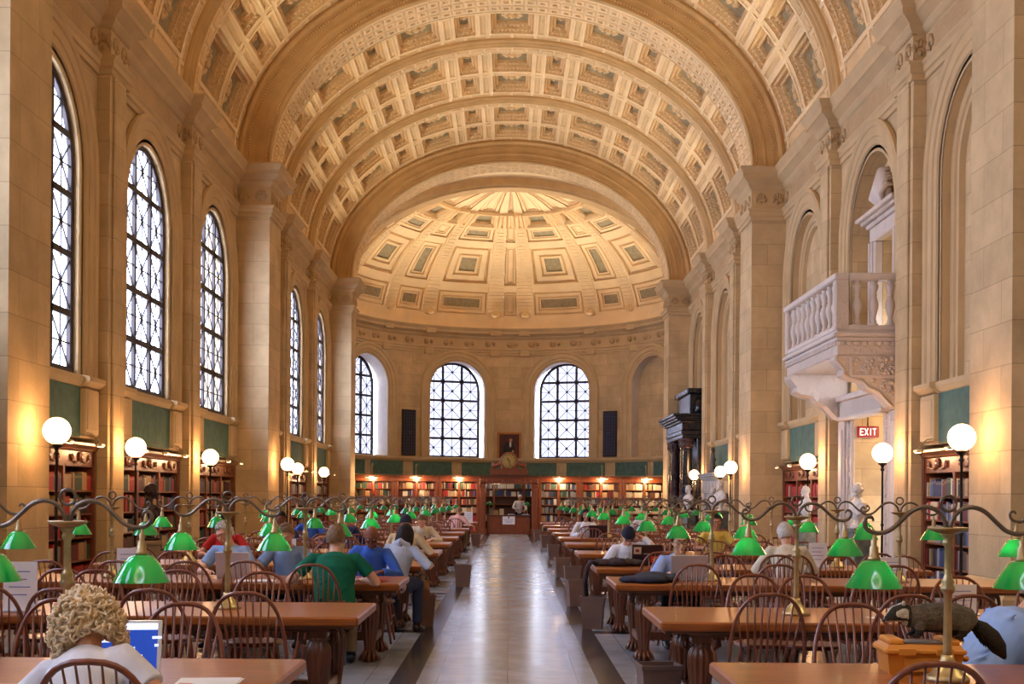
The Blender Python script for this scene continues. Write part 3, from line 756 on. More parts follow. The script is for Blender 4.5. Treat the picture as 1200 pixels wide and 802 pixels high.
# ------------------------------------------------------------------ tables
TFAR={-1:[6.33,9.68,12.9,15.9,19.35,22.7,25.8,29.2,32.6,36.4,40.6],1:[6.33,9.52,13.1,15.66,19.4,23.0,26.1,29.3,33.0,36.8,40.4]}
TD=1.18; TX0,TX1=1.03,4.98; TZ=.76
TNAME=lambda k,s: ordw(k)+' '+SIDE[s]+'-side table'
def make_table():
    t=thing('reading_table','x','table')
    L=(TX1-TX0)/2
    mb=MB(); mb.bbox((-L,-TD/2,TZ-.065),(L,TD/2,TZ),OAK,.012); mb.bbox((-L+.03,-TD/2+.03,TZ-.085),(L-.03,TD/2-.03,TZ-.065),OAK_DARK,.006); mb.build('table_top',t)
    mb=MB(); mb.bbox((-L+.2,-TD/2+.12,TZ-.115),(L-.2,-TD/2+.16,TZ-.08),OAK_DARK); mb.bbox((-L+.2,TD/2-.16,TZ-.115),(L-.2,TD/2-.12,TZ-.08),OAK_DARK)
    for s in(-1,1): mb.bbox((s*(L-.2),-TD/2+.12,TZ-.115),(s*(L-.24),TD/2-.12,TZ-.08),OAK_DARK)
    mb.build('apron',t)
    def leg(x,y,sx):
        m=MB()
        m.lathe([(.06,.0),(.07,.02),(.062,.06),(.05,.10),(.052,.16),(.064,.26),(.078,.38),(.085,.46),(.08,.53),(.06,.565),(.055,.575),(.072,.585),(.072,.60),(.06,.61),(.06,.675)],LEGWOOD,72,(x,y,0),.085,12)
        for a in(-64,-32,0,32,64):       # claw toes
            for face in(0,180):
                q=R(a+face+90); m.tube([(x+math.cos(q)*.05,y+math.sin(q)*.05,.1),(x+math.cos(q)*.085,y+math.sin(q)*.085,.05),(x+math.cos(q)*.105,y+math.sin(q)*.105,.015)],[.018,.019,.010],LEGWOOD,6)
        m.bbox((x-.07,y-.07,.6),(x+.07,y+.07,TZ-.08),LEGWOOD,.01)
        for s in(-1,1):                   # carved brackets
            m.tube([(x+s*.07,y,.66),(x+s*.12,y,.64),(x+s*.13,y,.58),(x+s*.09,y,.55)],[.025,.022,.018,.01],LEGWOOD,6)
        return m
    for sx in(-1,1):
        for sy in(-1,1): leg(sx*(L-.3),sy*(TD/2-.2),sx).build('leg',t)
    mb=MB(); mb.bbox((-L+.3,-.05,.16),(L-.3,.05,.24),LEGWOOD,.01)
    for sx in(-1,1): mb.bbox((sx*(L-.3)-.04,-TD/2+.2,.16),(sx*(L-.3)+.04,TD/2-.2,.24),LEGWOOD,.01)
    mb.build('stretcher',t)
    return t
tproto=make_table(); first=True
for s in(-1,1):
    for k,f in enumerate(TFAR[s]):
        loc=(s*(TX0+TX1)/2,f-TD/2,0)
        lab='long oak reading table on carved legs, %s row on the %s side of the aisle'%(ordw(k),SIDE[s])
        if first: tproto.location=loc;tproto['label']=lab;tproto['group']='reading tables';first=False
        else: dup(tproto,loc,0,lab)

# ------------------------------------------------------------------ table lamps
def make_lamp():
    t=thing('table_lamp','x','lamp',group='double brass table lamps')
    m=MB(); m.lathe([(.10,0),(.10,.015),(.085,.03),(.075,.035),(.06,.06),(.045,.075),(.03,.10),(.028,.12)],BRASS,20); m.build('base',t)
    m=MB(); m.lathe([(.024,.11),(.02,.14),(.018,.36),(.02,.40),(.032,.415),(.034,.43),(.024,.445),(.03,.46),(.022,.475),(.0165,.49),(.016,.62),(.026,.635),(.026,.645),(.02,.655),(.03,.67),(.036,.685)],BRASS,14); m.build('post',t)
    m=MB(); m.lathe([(.02,.68),(.05,.685),(.085,.70),(.092,.708),(.085,.712),(.04,.708)],BRASS,20); m.build('dish',t)
    m=MB(); m.tube([(.036*math.cos(a),0,.822+.036*math.sin(a)) for a in[2*math.pi*k/16 for k in range(16)]],.008,BRASS_DARK,6,closed=True); m.build('ring',t)
    for s in(-1,1):
        m=MB()
        pts=[(.010,.69),(.012,.725),(.03,.765),(.065,.795),(.115,.805),(.17,.785),(.22,.74),(.265,.70),(.31,.683),(.35,.685),(.38,.703),(.39,.735),(.375,.757),(.353,.752),(.35,.737)]
        sm=[]
        for i in range(len(pts)-1):
            p0=V(pts[max(i-1,0)]);p1=V(pts[i]);p2=V(pts[i+1]);p3=V(pts[min(i+2,len(pts)-1)])
            for q in range(3):
                u=q/3; sm.append(.5*((2*p1)+(p2-p0)*u+(2*p0-5*p1+4*p2-p3)*u*u+(3*p1-p0-3*p2+p3)*u**3))
        sm.append(V(pts[-1])); m.tube([(s*p.x,0,p.y) for p in sm],[.0108]*(len(sm)-9)+[.009]*5+[.006]*4,BRASS_DARK,8)
        a=m.build('arm',t)
        m=MB(); x=s*.345; m.lathe([(.008,.685),(.008,.655),(.014,.65),(.012,.625),(.02,.615),(.022,.575),(.03,.568),(.03,.555)][::-1],BRASS,10,(x,0,0)); m.build('socket',a)
        m=MB(); o=[(.03,.556),(.046,.553),(.058,.545),(.082,.512),(.108,.47),(.128,.434),(.131,.43)]
        m.lathe([(.0,.553)]+[(max(r-.004,.001),z-.003) for r,z in o[:-1]],SHADE_IN,24,(x,0,0))
        n=24; vs=[];fs=[]
        for r,z in o:
            for j in range(n): vs.append((x+r*math.cos(2*math.pi*j/n),r*math.sin(2*math.pi*j/n),z))
        for i in range(len(o)-1):
            for j in range(n): fs.append((i*n+j,i*n+(j+1)%n,(i+1)*n+(j+1)%n,(i+1)*n+j))
        m2=MB(); m2.add(vs,fs,SHADE,True); m2.build('lamp_shade',t)
        m2=MB(); m2.ball((x,0,.505),(.022,.022,.03),BULB,8,6); m2.build('bulb',t)
    return t
lproto=make_lamp(); first=True
for s in(-1,1):
    for k,f in enumerate(TFAR[s]):
        for q,xx in enumerate((2.06,3.98)):
            loc=(s*(xx+rnd.uniform(-.04,.04)),f-TD/2,TZ)
            lab='two-armed brass lamp with green glass shades, %s the aisle on the %s'%('nearer' if q==0 else 'farther from',TNAME(k,s))
            rz=rnd.uniform(-.1,.1)
            if first:lproto.location=loc;lproto['label']=lab;first=False
            else: dup(lproto,loc,rz,lab)

# ------------------------------------------------------------------ chairs
def bow_pts(n):
    o=[]
    for i in range(n+1):
        a=math.pi*i/n;c=math.cos(a);x=-.25*math.copysign(abs(c)**.72,c);z=.455+.515*math.sin(a)**.72 if 0<i<n else .455
        o.append((x,-.17-.15*((z-.455)/.515),z))
    return o
def bow_z(x): return .455+.515*(max(0,1-(abs(x)/.25)**(2/.72)))**.36
def make_chair(name,parts=True,seg=22,ns=9):
    t=thing(name,'x','chair',group='bow-back wooden chairs')if parts else None
    allm=MB()
    def out(n,mb):
        if parts: mb.build(n,t)
        else:
            b=len(allm.v);i=allm.mid(CHAIRWOOD);allm.v+=mb.v
            for f,sm in zip(mb.f,mb.sm): allm.f.append(tuple(b+k for k in f));allm.mi.append(i);allm.sm.append(sm)
    m=MB()
    N=20 if parts else 10; rows=[(.88,.425),(.98,.435),(1,.45),(.97,.462),(.7,.456),(.3,.448)]
    vs=[];fs=[]
    for (k,z) in rows:
        for j in range(N):
            a=2*math.pi*j/N;x=.225*math.copysign(abs(math.cos(a))**.8,math.cos(a))*k;y=.215*math.copysign(abs(math.sin(a))**.8,math.sin(a))*k+.01
            vs.append((x,y,z))
    for i in range(len(rows)-1):
        for j in range(N): fs.append((i*N+j,i*N+(j+1)%N,(i+1)*N+(j+1)%N,(i+1)*N+j))
    fs.append(tuple(range(N-1,-1,-1)));fs.append(tuple((len(rows)-1)*N+j for j in range(N)))
    m.add(vs,fs,CHAIRWOOD,True); out('seat',m)
    m=MB(); m.tube(bow_pts(seg),.0135,CHAIRWOOD,7 if parts else 5); out('back_bow',m)
    for i in range(ns):
        f=(i-(ns-1)/2)/((ns-1)/2); xb=f*.205; xs=f*.15; z=bow_z(xb)
        m=MB();y1=-.17-.15*((z-.455)/.515); P=[V((xs,-.165,.45)),V((xb,y1,z))]
        m.tube([P[0],P[0].lerp(P[1],.35),P[1]],[.0065,.009,.005],CHAIRWOOD,6 if parts else 4); out('spindle',m)
    for sx in(-1,1):
        for sy in(-1,1):
            m=MB();a=V((sx*.13,sy*.12+.01,.44));b=V((sx*.205,sy*.2+.01,0))
            prof=[(0,.012),(.1,.016),(.28,.021),(.4,.013),(.44,.018),(.48,.013),(.66,.019),(.86,.014),(1,.011)] if parts else [(0,.013),(.35,.02),(.7,.017),(1,.012)]
            m.tube([a.lerp(b,q) for q,_ in prof],[r for _,r in prof],CHAIRWOOD,8 if parts else 5); out('leg',m)
    m=MB()
    for sx in(-1,1): m.tube([(sx*.172,-.155,.2),(sx*.18,.01,.2),(sx*.172,.175,.2)],[.009,.015,.009],CHAIRWOOD,6)
    m.tube([(-.178,.01,.2),(0,.01,.2),(.178,.01,.2)],[.009,.014,.009],CHAIRWOOD,6); out('stretcher',m)
    if parts:return t
    return allm.build(name)
cnear=make_chair('bow_back_chair',True); cfar=make_chair('bow_back_chair',False,14,7)
tag(cfar,'x','chair','bow-back wooden chairs')
used={'n':False,'f':False}
CHAIRS=[]
def put_chair(x,y,rz,lab,near):
    k='n' if near else 'f'; p=cnear if near else cfar
    if not used[k]:
        used[k]=True;p.location=(x,y,0);p.rotation_euler=(0,0,rz);p['label']=lab;return p
    if near:return dup(p,(x,y,0),rz,lab)
    c=p.copy();COL.objects.link(c);c.location=(x,y,0);c.rotation_euler=(0,0,rz);c['label']=lab;return c
def chair_back(x,yb,face,lab,near=True,jit=.06):
    """yb: where the top of the back stands; face +1 looks up the hall, -1 looks towards the camera"""
    y=yb+.30*face; rz=(0 if face>0 else math.pi)+rnd.uniform(-jit,jit)
    CHAIRS.append((x,y)); return put_chair(x,y,rz,lab,near)
SLOTS=[1.72,2.36,3.0,3.64,4.28]
OVER={}    # (side, table, near/far, slot) -> (x, back y) measured from the photograph, or None for an empty place
for key,val in {(1,0,'f',0):(2.04,7.36),(1,1,'n',0):(1.72,8.12),(1,1,'n',1):(2.62,8.1),(1,0,'n',0):(1.65,4.75),(1,0,'n',1):None,(1,0,'n',2):None,(1,0,'f',2):None,(1,0,'f',1):None,
    (1,2,'n',0):(1.78,11.6),(1,2,'f',0):None,(1,3,'f',0):None,(1,5,'f',0):None,(1,4,'f',3):None,(1,3,'n',2):None,(1,3,'n',3):None,
    (-1,0,'f',0):(-1.86,7.07),(-1,1,'n',0):(-1.68,7.92),(-1,0,'f',1):(-2.63,7.3),(-1,1,'n',1):(-2.34,8.1),(-1,1,'n',2):(-2.95,8.1),(-1,1,'n',3):(-3.5,8.25),
    (-1,1,'f',0):(-1.98,9.97),(-1,1,'f',1):(-2.73,10.15),(-1,1,'f',2):(-3.35,10.1),(-1,0,'n',0):(-1.55,4.64),(-1,0,'n',1):None,
    (-1,2,'n',0):(-1.75,11.15),(-1,2,'n',1):(-2.45,11.6),(-1,2,'f',0):None,(-1,2,'f',1):None,(-1,2,'f',2):None,(-1,3,'n',0):(-1.52,14.1),(-1,3,'n',1):None,
    (-1,4,'n',0):(-1.5,17.6),(-1,3,'f',3):None,(-1,4,'f',3):None,(-1,5,'n',2):None,(-1,5,'n',0):None,(-1,5,'f',3):None,(-1,9,'n',0):None,(1,6,'f',2):None,
    (1,1,'f',0):(2.02,10.1),(1,2,'n',1):(2.57,12.0-.3),(1,2,'n',2):(3.45,11.75)}.items(): OVER[key]=val
for s in(-1,1):
    for k,f in enumerate(TFAR[s]):
        for e in 'nf':
            for q,x in enumerate(SLOTS):
                if (s,k,e,q) in OVER:
                    v=OVER[(s,k,e,q)]
                    if v is None: continue
                    xx,yb=v
                else:
                    if k>0 and rnd.random()<.06: continue
                    xx=s*(x+rnd.uniform(-.05,.05)); yb=(f-TD-.22-abs(rnd.gauss(0,.06))) if e=='n' else (f+.42+rnd.uniform(-.08,.12))
                    if k==0 and e=='n': continue
                if k==0 and e=='n' and q>0: continue
                lab='bow-back wooden chair, %s from the aisle on the %s side of the %s'%(ordw(q),'near' if e=='n' else 'far',TNAME(k,s))
                chair_back(xx,yb,1 if e=='n' else -1,lab,k<3)

# ------------------------------------------------------------------ books and bookcases
BC=[('maroon',(96,28,30)),('red',(168,34,34)),('navy',(40,50,88)),('green',(44,70,52)),('tan',(176,140,98)),('black',(34,30,32)),('cream',(214,200,170)),('brown',(98,64,40)),('blue',(60,90,140)),('grey',(132,130,128))]
BM={n:mat('book_'+n,c,.55,0,.12,6) for n,c in BC}
PAGES=mat('book_pages',(226,214,188),.8)
RESTBOOKS=MB()
def book_mesh_into(mb,x0,t,y0,d,z0,h,m):
    mb.box((x0,y0,z0),(x0+t*.12,y0+d,z0+h),m);mb.box((x0+t*.88,y0,z0),(x0+t,y0+d,z0+h),m);mb.box((x0,y0-.004,z0),(x0+t,y0+.008,z0+h),m)
    mb.box((x0+t*.12,y0+.008,z0+.003),(x0+t*.88,y0+d-.005,z0+h-.006),PAGES)
def rest_book(M,x0,t,y0,d,z0,h,m):
    RESTBOOKS.M=M; RESTBOOKS.box((x0,y0,z0),(x0+t*.94,y0+d,z0+h),m); RESTBOOKS.M=Matrix.Identity(4)
UNIT={}
def unit_book(n):
    if n not in UNIT:
        mb=MB(); book_mesh_into(mb,-.5,1,-.5,1,0,1,BM[n])
        gold=mat('spine_band',(190,160,90),.4,.6)
        mb.box((-.5,-.512,.78),(.5,-.503,.80),gold);mb.box((-.5,-.512,.86),(.5,-.503,.875),gold)
        me=bpy.data.meshes.new('book');me.from_pydata(mb.v,[],mb.f)
        for m in mb.mats: me.materials.append(m)
        me.polygons.foreach_set('material_index',mb.mi);UNIT[n]=me
    return UNIT[n]
NB=[0]
def fill_shelf(M,x0,x1,yf,z,hh,weights,indiv=None,visible=None,grp=None,shelfname='',tmin=.028,tmax=.055):
    """a row of books with spines at local y=yf"""
    x=x0+.01;i=0;run=None;left=0
    while x<x1-.03:
        if left<=0:
            run=rnd.choices([b[0] for b in BC],weights)[0];left=rnd.choice([1,1,2,3,5,8]) if tmin>.025 else rnd.choice([1,1,1,2,4,7]);h0=hh*rnd.uniform(.68,.9)
        left-=1
        t=rnd.uniform(tmin,tmax);h=min(hh*.95,h0*rnd.uniform(.97,1.03));d=rnd.uniform(.17,.23)
        if x+t>x1-.005: break
        if rnd.random()<.015: x+=rnd.uniform(.04,.12);continue
        if indiv and visible(x) and NB[0]<300:
            i+=1; o=bpy.data.objects.new('book',unit_book(run));COL.objects.link(o)
            o.matrix_world=M@Matrix.Translation((x+t/2,yf+d/2,z+.003))@Matrix.Diagonal((t*.96,d,h,1))
            tag(o,'%s book, %s from the %s end of the %s shelf, %s'%(run,ordw(i-1),indiv[1],shelfname,indiv[0]),'book',grp);NB[0]+=1
        else: rest_book(M,x,t,yf,d,z+.003,h,BM[run])
        x+=t
def gooseneck(M,x,z,y,parent_label):
    t=thing('picture_lamp',parent_label,'lamp',group='brass bookcase lamps'); t.matrix_world=M@Matrix.Translation((x,y,z))
    m=MB(); pts=[(0,.0,0),(0,-.02,.10),(0,-.12,.17),(0,-.28,.14),(0,-.38,.04),(0,-.42,-.03)]; m.tube(pts,.009,BRASS,6); m.lathe([(.03,0),(.03,.01),(.012,.02)],BRASS,8); m.build('arm',t)
    m=MB(); m.tube([(-.17,-.42,-.05),(-.165,-.42,-.05),(.165,-.42,-.05),(.17,-.42,-.05)],[.02,.034,.034,.02],BRASS,10); m.build('reflector',t)
    m=MB(); m.tube([(-.14,-.425,-.083),(.14,-.425,-.083)],.008,BULB,6); m.build('bulb',t)
    return t
def wall_case(M,label,weights,indiv=None,visible=None,grp=None,nrows_ind=0,lampname='',W=4.52):
    t=thing('bookcase',label,'bookcase',group='bookcases along the walls'); t.matrix_world=M@Matrix.Translation((0,.20,0))
    h=W/2; y0,y1=-.22,.22; SH=[.22,.62,1.02,1.42,1.82]
    SH=[.10,.45,.85,1.25,1.65]
    mb=MB()
    for x in(-h+.05,-h/3,h/3,h-.05): mb.bbox((x-.045,y0,0),(x+.045,y1,2.1),CASEWOOD,.008)
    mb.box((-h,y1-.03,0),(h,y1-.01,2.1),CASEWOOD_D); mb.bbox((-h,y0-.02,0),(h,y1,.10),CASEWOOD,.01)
    mb.build('carcass',t)
    for z in SH[1:]: m=MB(); m.bbox((-h+.045,y0+.015,z-.03),(h-.045,y1-.03,z),CASEWOOD,.004); m.build('shelf',t)
    mb=MB(); mb.bbox((-h,y0,2.05),(h,y1,2.32),CASEWOOD,.01)
    mb.build('frieze',t)
    for sx in(-1,1): mb=MB(); mb.bbox((sx*(h-.045)-.045,y0-.03,.1),(sx*(h-.045)+.045,y0-.001,2.32),CASEWOOD,.01); mb.build('pilaster_strip',t)
    for cx in(-h*.66,0,h*.66):        # carved crest of scrolls and leaves
        f=MB()
        for sx in(-1,1):
            pts=[(cx+sx*(.12+.09*k/3+.0),y0-.02,2.18+.06*math.sin(k)) for k in range(4)]
            sp=[(cx+sx*(.42+.08*(1-k/14)*math.cos(k*.75)),y0-.02,2.19+.08*(1-k/14)*math.sin(k*.75)) for k in range(14)]
            f.tube([(cx+sx*.08,y0-.02,2.14),(cx+sx*.2,y0-.025,2.12),(cx+sx*.34,y0-.02,2.14)]+sp[1:],.014,CASEWOOD,6)
        f.ball((cx,y0-.02,2.2),(.1,.035,.07),CASEWOOD,8,6)
        for q in range(5): a=R(30+q*30);f.ball((cx+.1*math.cos(a),y0-.02,2.2+.08*math.sin(a)),(.035,.02,.035),CASEWOOD,6,4)
        f.build('carved_crest',t)
    m=MB(); pr=[(-.0,2.32),(-.03,2.33),(-.04,2.36),(-.08,2.40),(-.10,2.42),(-.10,2.46),(-.02,2.48)]
    vs=[];
    for (o,z) in pr: vs+=[(-h,y1,z),(-h,y0+o,z),(h,y0+o,z),(h,y1,z)]
    fs=[]
    for i in range(len(pr)-1):
        for j in range(3): fs.append((i*4+j,i*4+j+1,i*4+4+j+1,i*4+4+j))
    L=(len(pr)-1)*4; fs.append((L,L+1,L+2,L+3)); fs.append((3,2,1,0)); m.add(vs,fs,CASEWOOD); m.build('cornice',t)
    MB0=M@Matrix.Translation((0,.20,0)); rown=['bottom','fourth','third','second','top']
    for r in(4,3,2,1,0):
        for bi,(xa,xb) in enumerate(((-h+.1,-h/3-.045),(-h/3+.045,h/3-.045),(h/3+.045,h-.1))):
            ind=indiv if (indiv and (5-r)<=nrows_ind) else None
            nm=rown[r]+' '+(['near','middle','far'] if (M.to_3x3()@V((1,0,0))).y>0 else ['far','middle','near'])[bi]
            fill_shelf(MB0,xa,xb,y0+.03,SH[r],(.36 if r else .31),weights,ind,visible,grp,nm)
    for q,x in enumerate((-1.5,0,1.5)):
        gooseneck(MB0,x,2.48,y0+.08,'gooseneck lamp on the '+(['near','middle','far'][q] if (M.to_3x3()@V((1,0,0))).y>0 else ['far','middle','near'][q])+' third of '+lampname)
WARM=[5,6,2,3,4,3,2,4,1,1]; COOL=[3,1,4,3,3,3,4,2,5,4]; REDS=[5,12,0,0,1,0,1,1,0,0]
wall_case(MR(BAYC[3]),'tall carved bookcase of grey and blue books past the pier on the balcony wall',COOL,('case past balcony-wall pier','far'),lambda x:x<.0,'books in the case past the balcony-wall pier',3,'the balcony-wall case past the pier')
wall_case(ML(BAYC[3]),'tall carved bookcase past the pier on the window wall',WARM,('case past window-wall pier','near'),lambda x:x>-.1,'books in the case past the window-wall pier',2,'the window-wall case past the pier')
wall_case(ML(BAYC[4]),'tall carved bookcase behind the dark bust',WARM,('case behind dark bust','near'),lambda x:x>-1.8,'books in the case behind the dark bust',2,'the case behind the dark bust')
wall_case(ML(BAYC[5]),'tall carved bookcase tucked before the second pier on the window wall',WARM,lampname='the window-wall case before the second pier')
wall_case(MR(BAYC[5]),'tall carved bookcase of red volumes beyond the doorway on the balcony wall',REDS,lampname='the case of red volumes')
for i,nm in((6,'just past the second window-wall pier'),(7,'between the two far window-wall pilasters'),(8,'before the last window-wall pier')):
    wall_case(ML(BAYC[i]),'tall carved bookcase '+nm,WARM,lampname='the case '+nm.replace('between the two far','between far'))
wall_case(MR(BAYC[6]),'tall carved bookcase just past the second balcony-wall pier',COOL,lampname='the case past the second balcony-wall pier')

# ------------------------------------------------------------------ low screen of bookcases across the apse
YS=51.95
def screen_case(xa,xb,label,weights,red=False):
    M=Matrix.Translation(((xa+xb)/2,YS,0)); h=(xb-xa)/2; t=thing('bookcase',label,'bookcase',M.translation,0,'bookcases across the apse')
    mb=MB()
    h-=.004
    for a,b in((-h,-h+.1),(-.05,.05),(h-.1,h)): mb.bbox((a,0,0),(b,.45,2.2),CASEWOOD,.01)
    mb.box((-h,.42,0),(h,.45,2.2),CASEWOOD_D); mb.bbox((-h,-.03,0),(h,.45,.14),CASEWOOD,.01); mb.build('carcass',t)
    SHZ=[.14,.55,.9,1.25,1.58,1.9]
    for z in SHZ[1:]: m=MB(); m.bbox((-h+.05,.03,z-.03),(h-.05,.42,z),CASEWOOD,.004); m.build('shelf',t)
    m=MB(); m.bbox((-h,-.02,2.2),(h,.45,2.36),CASEWOOD,.01); m.bbox((-h,-.08,2.36),(h,.45,2.43),CASEWOOD,.02); m.bbox((-h,-.14,2.43),(h,.45,2.47),CASEWOOD_D,.015); m.build('cornice',t)
    for x in(-h+.07,h-.07): m=MB(); m.bbox((x-.07,-.04,.14),(x+.07,0,2.2),CASEWOOD,.012); m.build('pilaster_strip',t)
    for r,z in enumerate(SHZ):
        for (a,b) in((-h+.1,-.05),(.05,h-.1)): fill_shelf(M,a,b,.06,z,.29,weights if not(red and r<2) else REDS,tmin=.02,tmax=.036)
LCW=[4,2,1,1,7,1,3,6,1,1]; RCW=[0,0,2,2,1,4,1,2,1,8]; CRM=[0,0,0,0,4,1,12,1,0,0]
screen_case(-6.6,-4.78,'cherry bookcase against the last window-side pier, across the apse',LCW)
screen_case(-4.78,-2.96,'middle cherry bookcase of the screen, window side of the desk',LCW)
screen_case(-2.96,-1.22,'cherry bookcase with red volumes beside the desk opening, window side',LCW,True)
screen_case(1.22,2.96,'cherry bookcase of grey boxes beside the desk opening, balcony side',RCW)
screen_case(2.96,4.78,'middle cherry bookcase of the screen, balcony side of the desk',LCW)
screen_case(4.78,6.6,'cherry bookcase of cream volumes against the last balcony-side pier',CRM)
for i,x in enumerate((-5.75,-3.9,-2.1,2.1,3.9,5.75)):
    t=thing('picture_lamp','brass tube lamp on a tall stem above the %s case of the apse screen'%ordw(i),'lamp',(x,YS+.2,2.47),0,'brass lamps of the apse screen')
    m=MB(); m.tube([(0,0,0),(0,0,.42),(0,-.06,.47),(0,-.3,.40),(0,-.45,.06),(0,-.5,-.06)],.012,BRASS,6); m.ball((0,0,.44),.03,BRASS,8,5); m.lathe([(.05,0),(.05,.02),(.02,.04)],BRASS,10); m.build('stem',t)
    m=MB(); m.tube([(-.28,-.5,-.08),(-.27,-.5,-.08),(.27,-.5,-.08),(.28,-.5,-.08)],[.02,.038,.038,.02],BRASS,10); m.build('reflector',t)
    m=MB(); m.tube([(-.24,-.505,-.115),(.24,-.505,-.115)],.01,BULB,6); m.build('bulb',t)

# desk opening, clock, painting
def desk():
    t=thing('desk_portal','carved cherry portal framing the librarian desk opening','portal',(0,YS,0))
    for s in(-1,1):
        m=MB()
        m.bbox((s*.97,-.12,0),(s*1.22,.5,2.2),CASEWOOD,.015); m.bbox((s*.93,-.18,0),(s*1.26,.5,.22),CASEWOOD,.015); m.bbox((s*1.03,-.15,.35),(s*1.16,-.12,1.9),CASEWOOD,.01); m.bbox((s*.94,-.17,2.0),(s*1.25,.5,2.12),CASEWOOD,.02)
        m.build('jamb',t)
    m=MB(); m.bbox((-1.22,-.12,2.12),(1.22,.5,2.36),CASEWOOD,.01); m.bbox((-1.26,-.2,2.36),(1.26,.5,2.43),CASEWOOD,.02); m.bbox((-1.3,-.26,2.43),(1.3,.5,2.47),CASEWOOD_D,.015)
    for k in range(9): m.ball((-.9+k*.225,-.13,2.24),(.05,.02,.05),CASEWOOD,6,4)
    m.build('lintel',t)
    t=thing('service_desk','cherry service desk closing the opening under the clock','desk',(0,YS+.1,0))
    m=MB(); m.bbox((-.915,0,0),(.915,.06,.76),CASEWOOD,.01); 
    for k in range(3): m.bbox((-.87+k*.6,-.015,.1),(-.33+k*.6,0,.66),CASEWOOD,.01)
    m.bbox((-.915,.06,0),(-.86,.9,.76),CASEWOOD,.01);m.bbox((.86,.06,0),(.915,.9,.76),CASEWOOD,.01); m.build('desk_front',t)
    m=MB(); m.bbox((-.92,-.06,.76),(.92,1.0,.81),CASEWOOD_D,.01); m.build('desk_top',t)
    t=thing('paper_notice','white notice with printed lines fixed to the service desk front','sign',(0,YS+.07,.42))
    m=MB(); m.box((-.26,-.0,0),(.26,.008,.36),PAPER); m.build('sheet',t)
    m=MB(); m.ball((0,-.003,.28),(.035,.004,.035),IRON,8,5)
    for k in range(3): m.box((-.2+.03*k,-.005,.19-.06*k),(.2-.03*k,0,.205-.06*k),INK)
    m.build('print',t)
    # shelves behind
    M=Matrix.Translation((0,55.2,0)); t=thing('bookcase','back-room bookcase seen through the desk opening behind the librarian','bookcase',(0,55.2,0),0,'back-room shelves')
    m=MB()
    for x in(-2,-.67,.67,2): m.bbox((x-.05,0,0),(x+.05,.4,2.3),CASEWOOD,.01)
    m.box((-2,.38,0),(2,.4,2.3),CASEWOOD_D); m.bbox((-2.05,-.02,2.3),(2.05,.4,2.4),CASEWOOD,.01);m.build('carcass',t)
    for z in(.5,1.25,1.6,1.95): m=MB(); m.bbox((-1.95,.02,z-.03),(1.95,.38,z),CASEWOOD,.004); m.build('shelf',t)
    for z in(1.6,1.95,.5):
        for(a,b) in((-1.95,-.72),(-.62,.62),(.72,1.95)): fill_shelf(M,a,b,.05,z,.3,[1,2,3,2,3,1,6,1,4,3])
    # things on the desk
    for i,(x,w,h,m_) in enumerate(((-.55,.22,.2,'tan'),(-.3,.18,.26,'cream'),(-.75,.16,.3,'grey'))):
        o=MB(); book_mesh_into(o,x-w/2,w,.3,.25,0,h,BM[m_]); q=o.build('file_box'); q.location=(0,YS+.1,.81); tag(q,m_+' file box standing on the service desk','box','file boxes on the service desk')
    for i,x in enumerate((.1,.7)):
        o=MB(); 
        for k in range(4): o.bbox((x-.16+.01*k,.1,k*.012),(x+.16-.01*k,.34,k*.012+.011),PAPER if k%2 else BM['blue'],.001)
        q=o.build('paper_pad'); q.location=(0,YS+.1,.81); tag(q,['pad of papers in front of the librarian','pad of papers at the balcony-side end of the service desk'][i],'papers')
    for i,x in enumerate((-.83,.78)):
        t=thing('desk_lamp','small green-shaded lamp on the service desk, '+['window side','balcony side'][i],'lamp',(x,YS+.7,.81),0,'small lamps on the service desk')
        m=MB(); m.lathe([(.08,0),(.08,.02),(.012,.04),(.012,.5),(.02,.52)],BRASS,12); m.build('stand',t)
        m=MB(); m.lathe([(.14,.42),(.12,.48),(.06,.55),(.03,.56)],SHADE,16); m.build('lamp_shade',t)
    # clock
    t=thing('portal_clock','gilt-faced clock in a scrolled cherry case above the desk portal','clock',(0,YS+.1,2.47))
    m=MB(); m.bbox((-.78,-.12,0),(.78,.2,.26),CASEWOOD,.02); m.bbox((-.82,-.16,.0),(.82,.22,.05),CASEWOOD_D,.01); m.bbox((-.80,-.15,.24),(.80,.2,.29),CASEWOOD,.01)
    for s in(-1,1):
        sp=[(s*(.62+.11*(1-k/16)*math.cos(k*.7)),-.02,.40+.11*(1-k/16)*math.sin(k*.7)) for k in range(15)]
        m.tube([(s*.2,-.02,.34),(s*.36,-.02,.52),(s*.5,-.02,.44)]+sp,[.09,.085,.075]+[.06-.003*k for k in range(15)],CASEWOOD,8)
    m.bbox((-.34,-.1,.25),(.34,.16,.5),CASEWOOD,.04)
    m.build('case',t)
    CM=Matrix.Translation((0,0,.62))@Matrix.Scale(.88,4)@Matrix.Rotation(R(90),4,'X')
    m=MB(); m.M=CM; m.lathe([(.36,-.12),(.42,-.1),(.43,.06),(.40,.12),(.36,.13),(.34,.1)],CASEWOOD,32); m.build('rim',t)
    m=MB(); m.M=CM; m.lathe([(.345,.0),(.345,.115),(.30,.12),(.02,.122)],mat('gilt_dial',(166,144,84),.35,.6,.2,10),32); m.build('dial',t)
    m=MB()
    for k in range(12):
        a=R(30*k); x,z=.28*math.sin(a),.28*math.cos(a); m.M=Matrix.Translation((x*.88,-.115,.62+z*.88))@Matrix.Rotation(a,4,'Y'); m.box((-.013,-.004,-.035),(.013,.004,.035),IRON)
    m.build('hour_marks',t)
    m=MB()
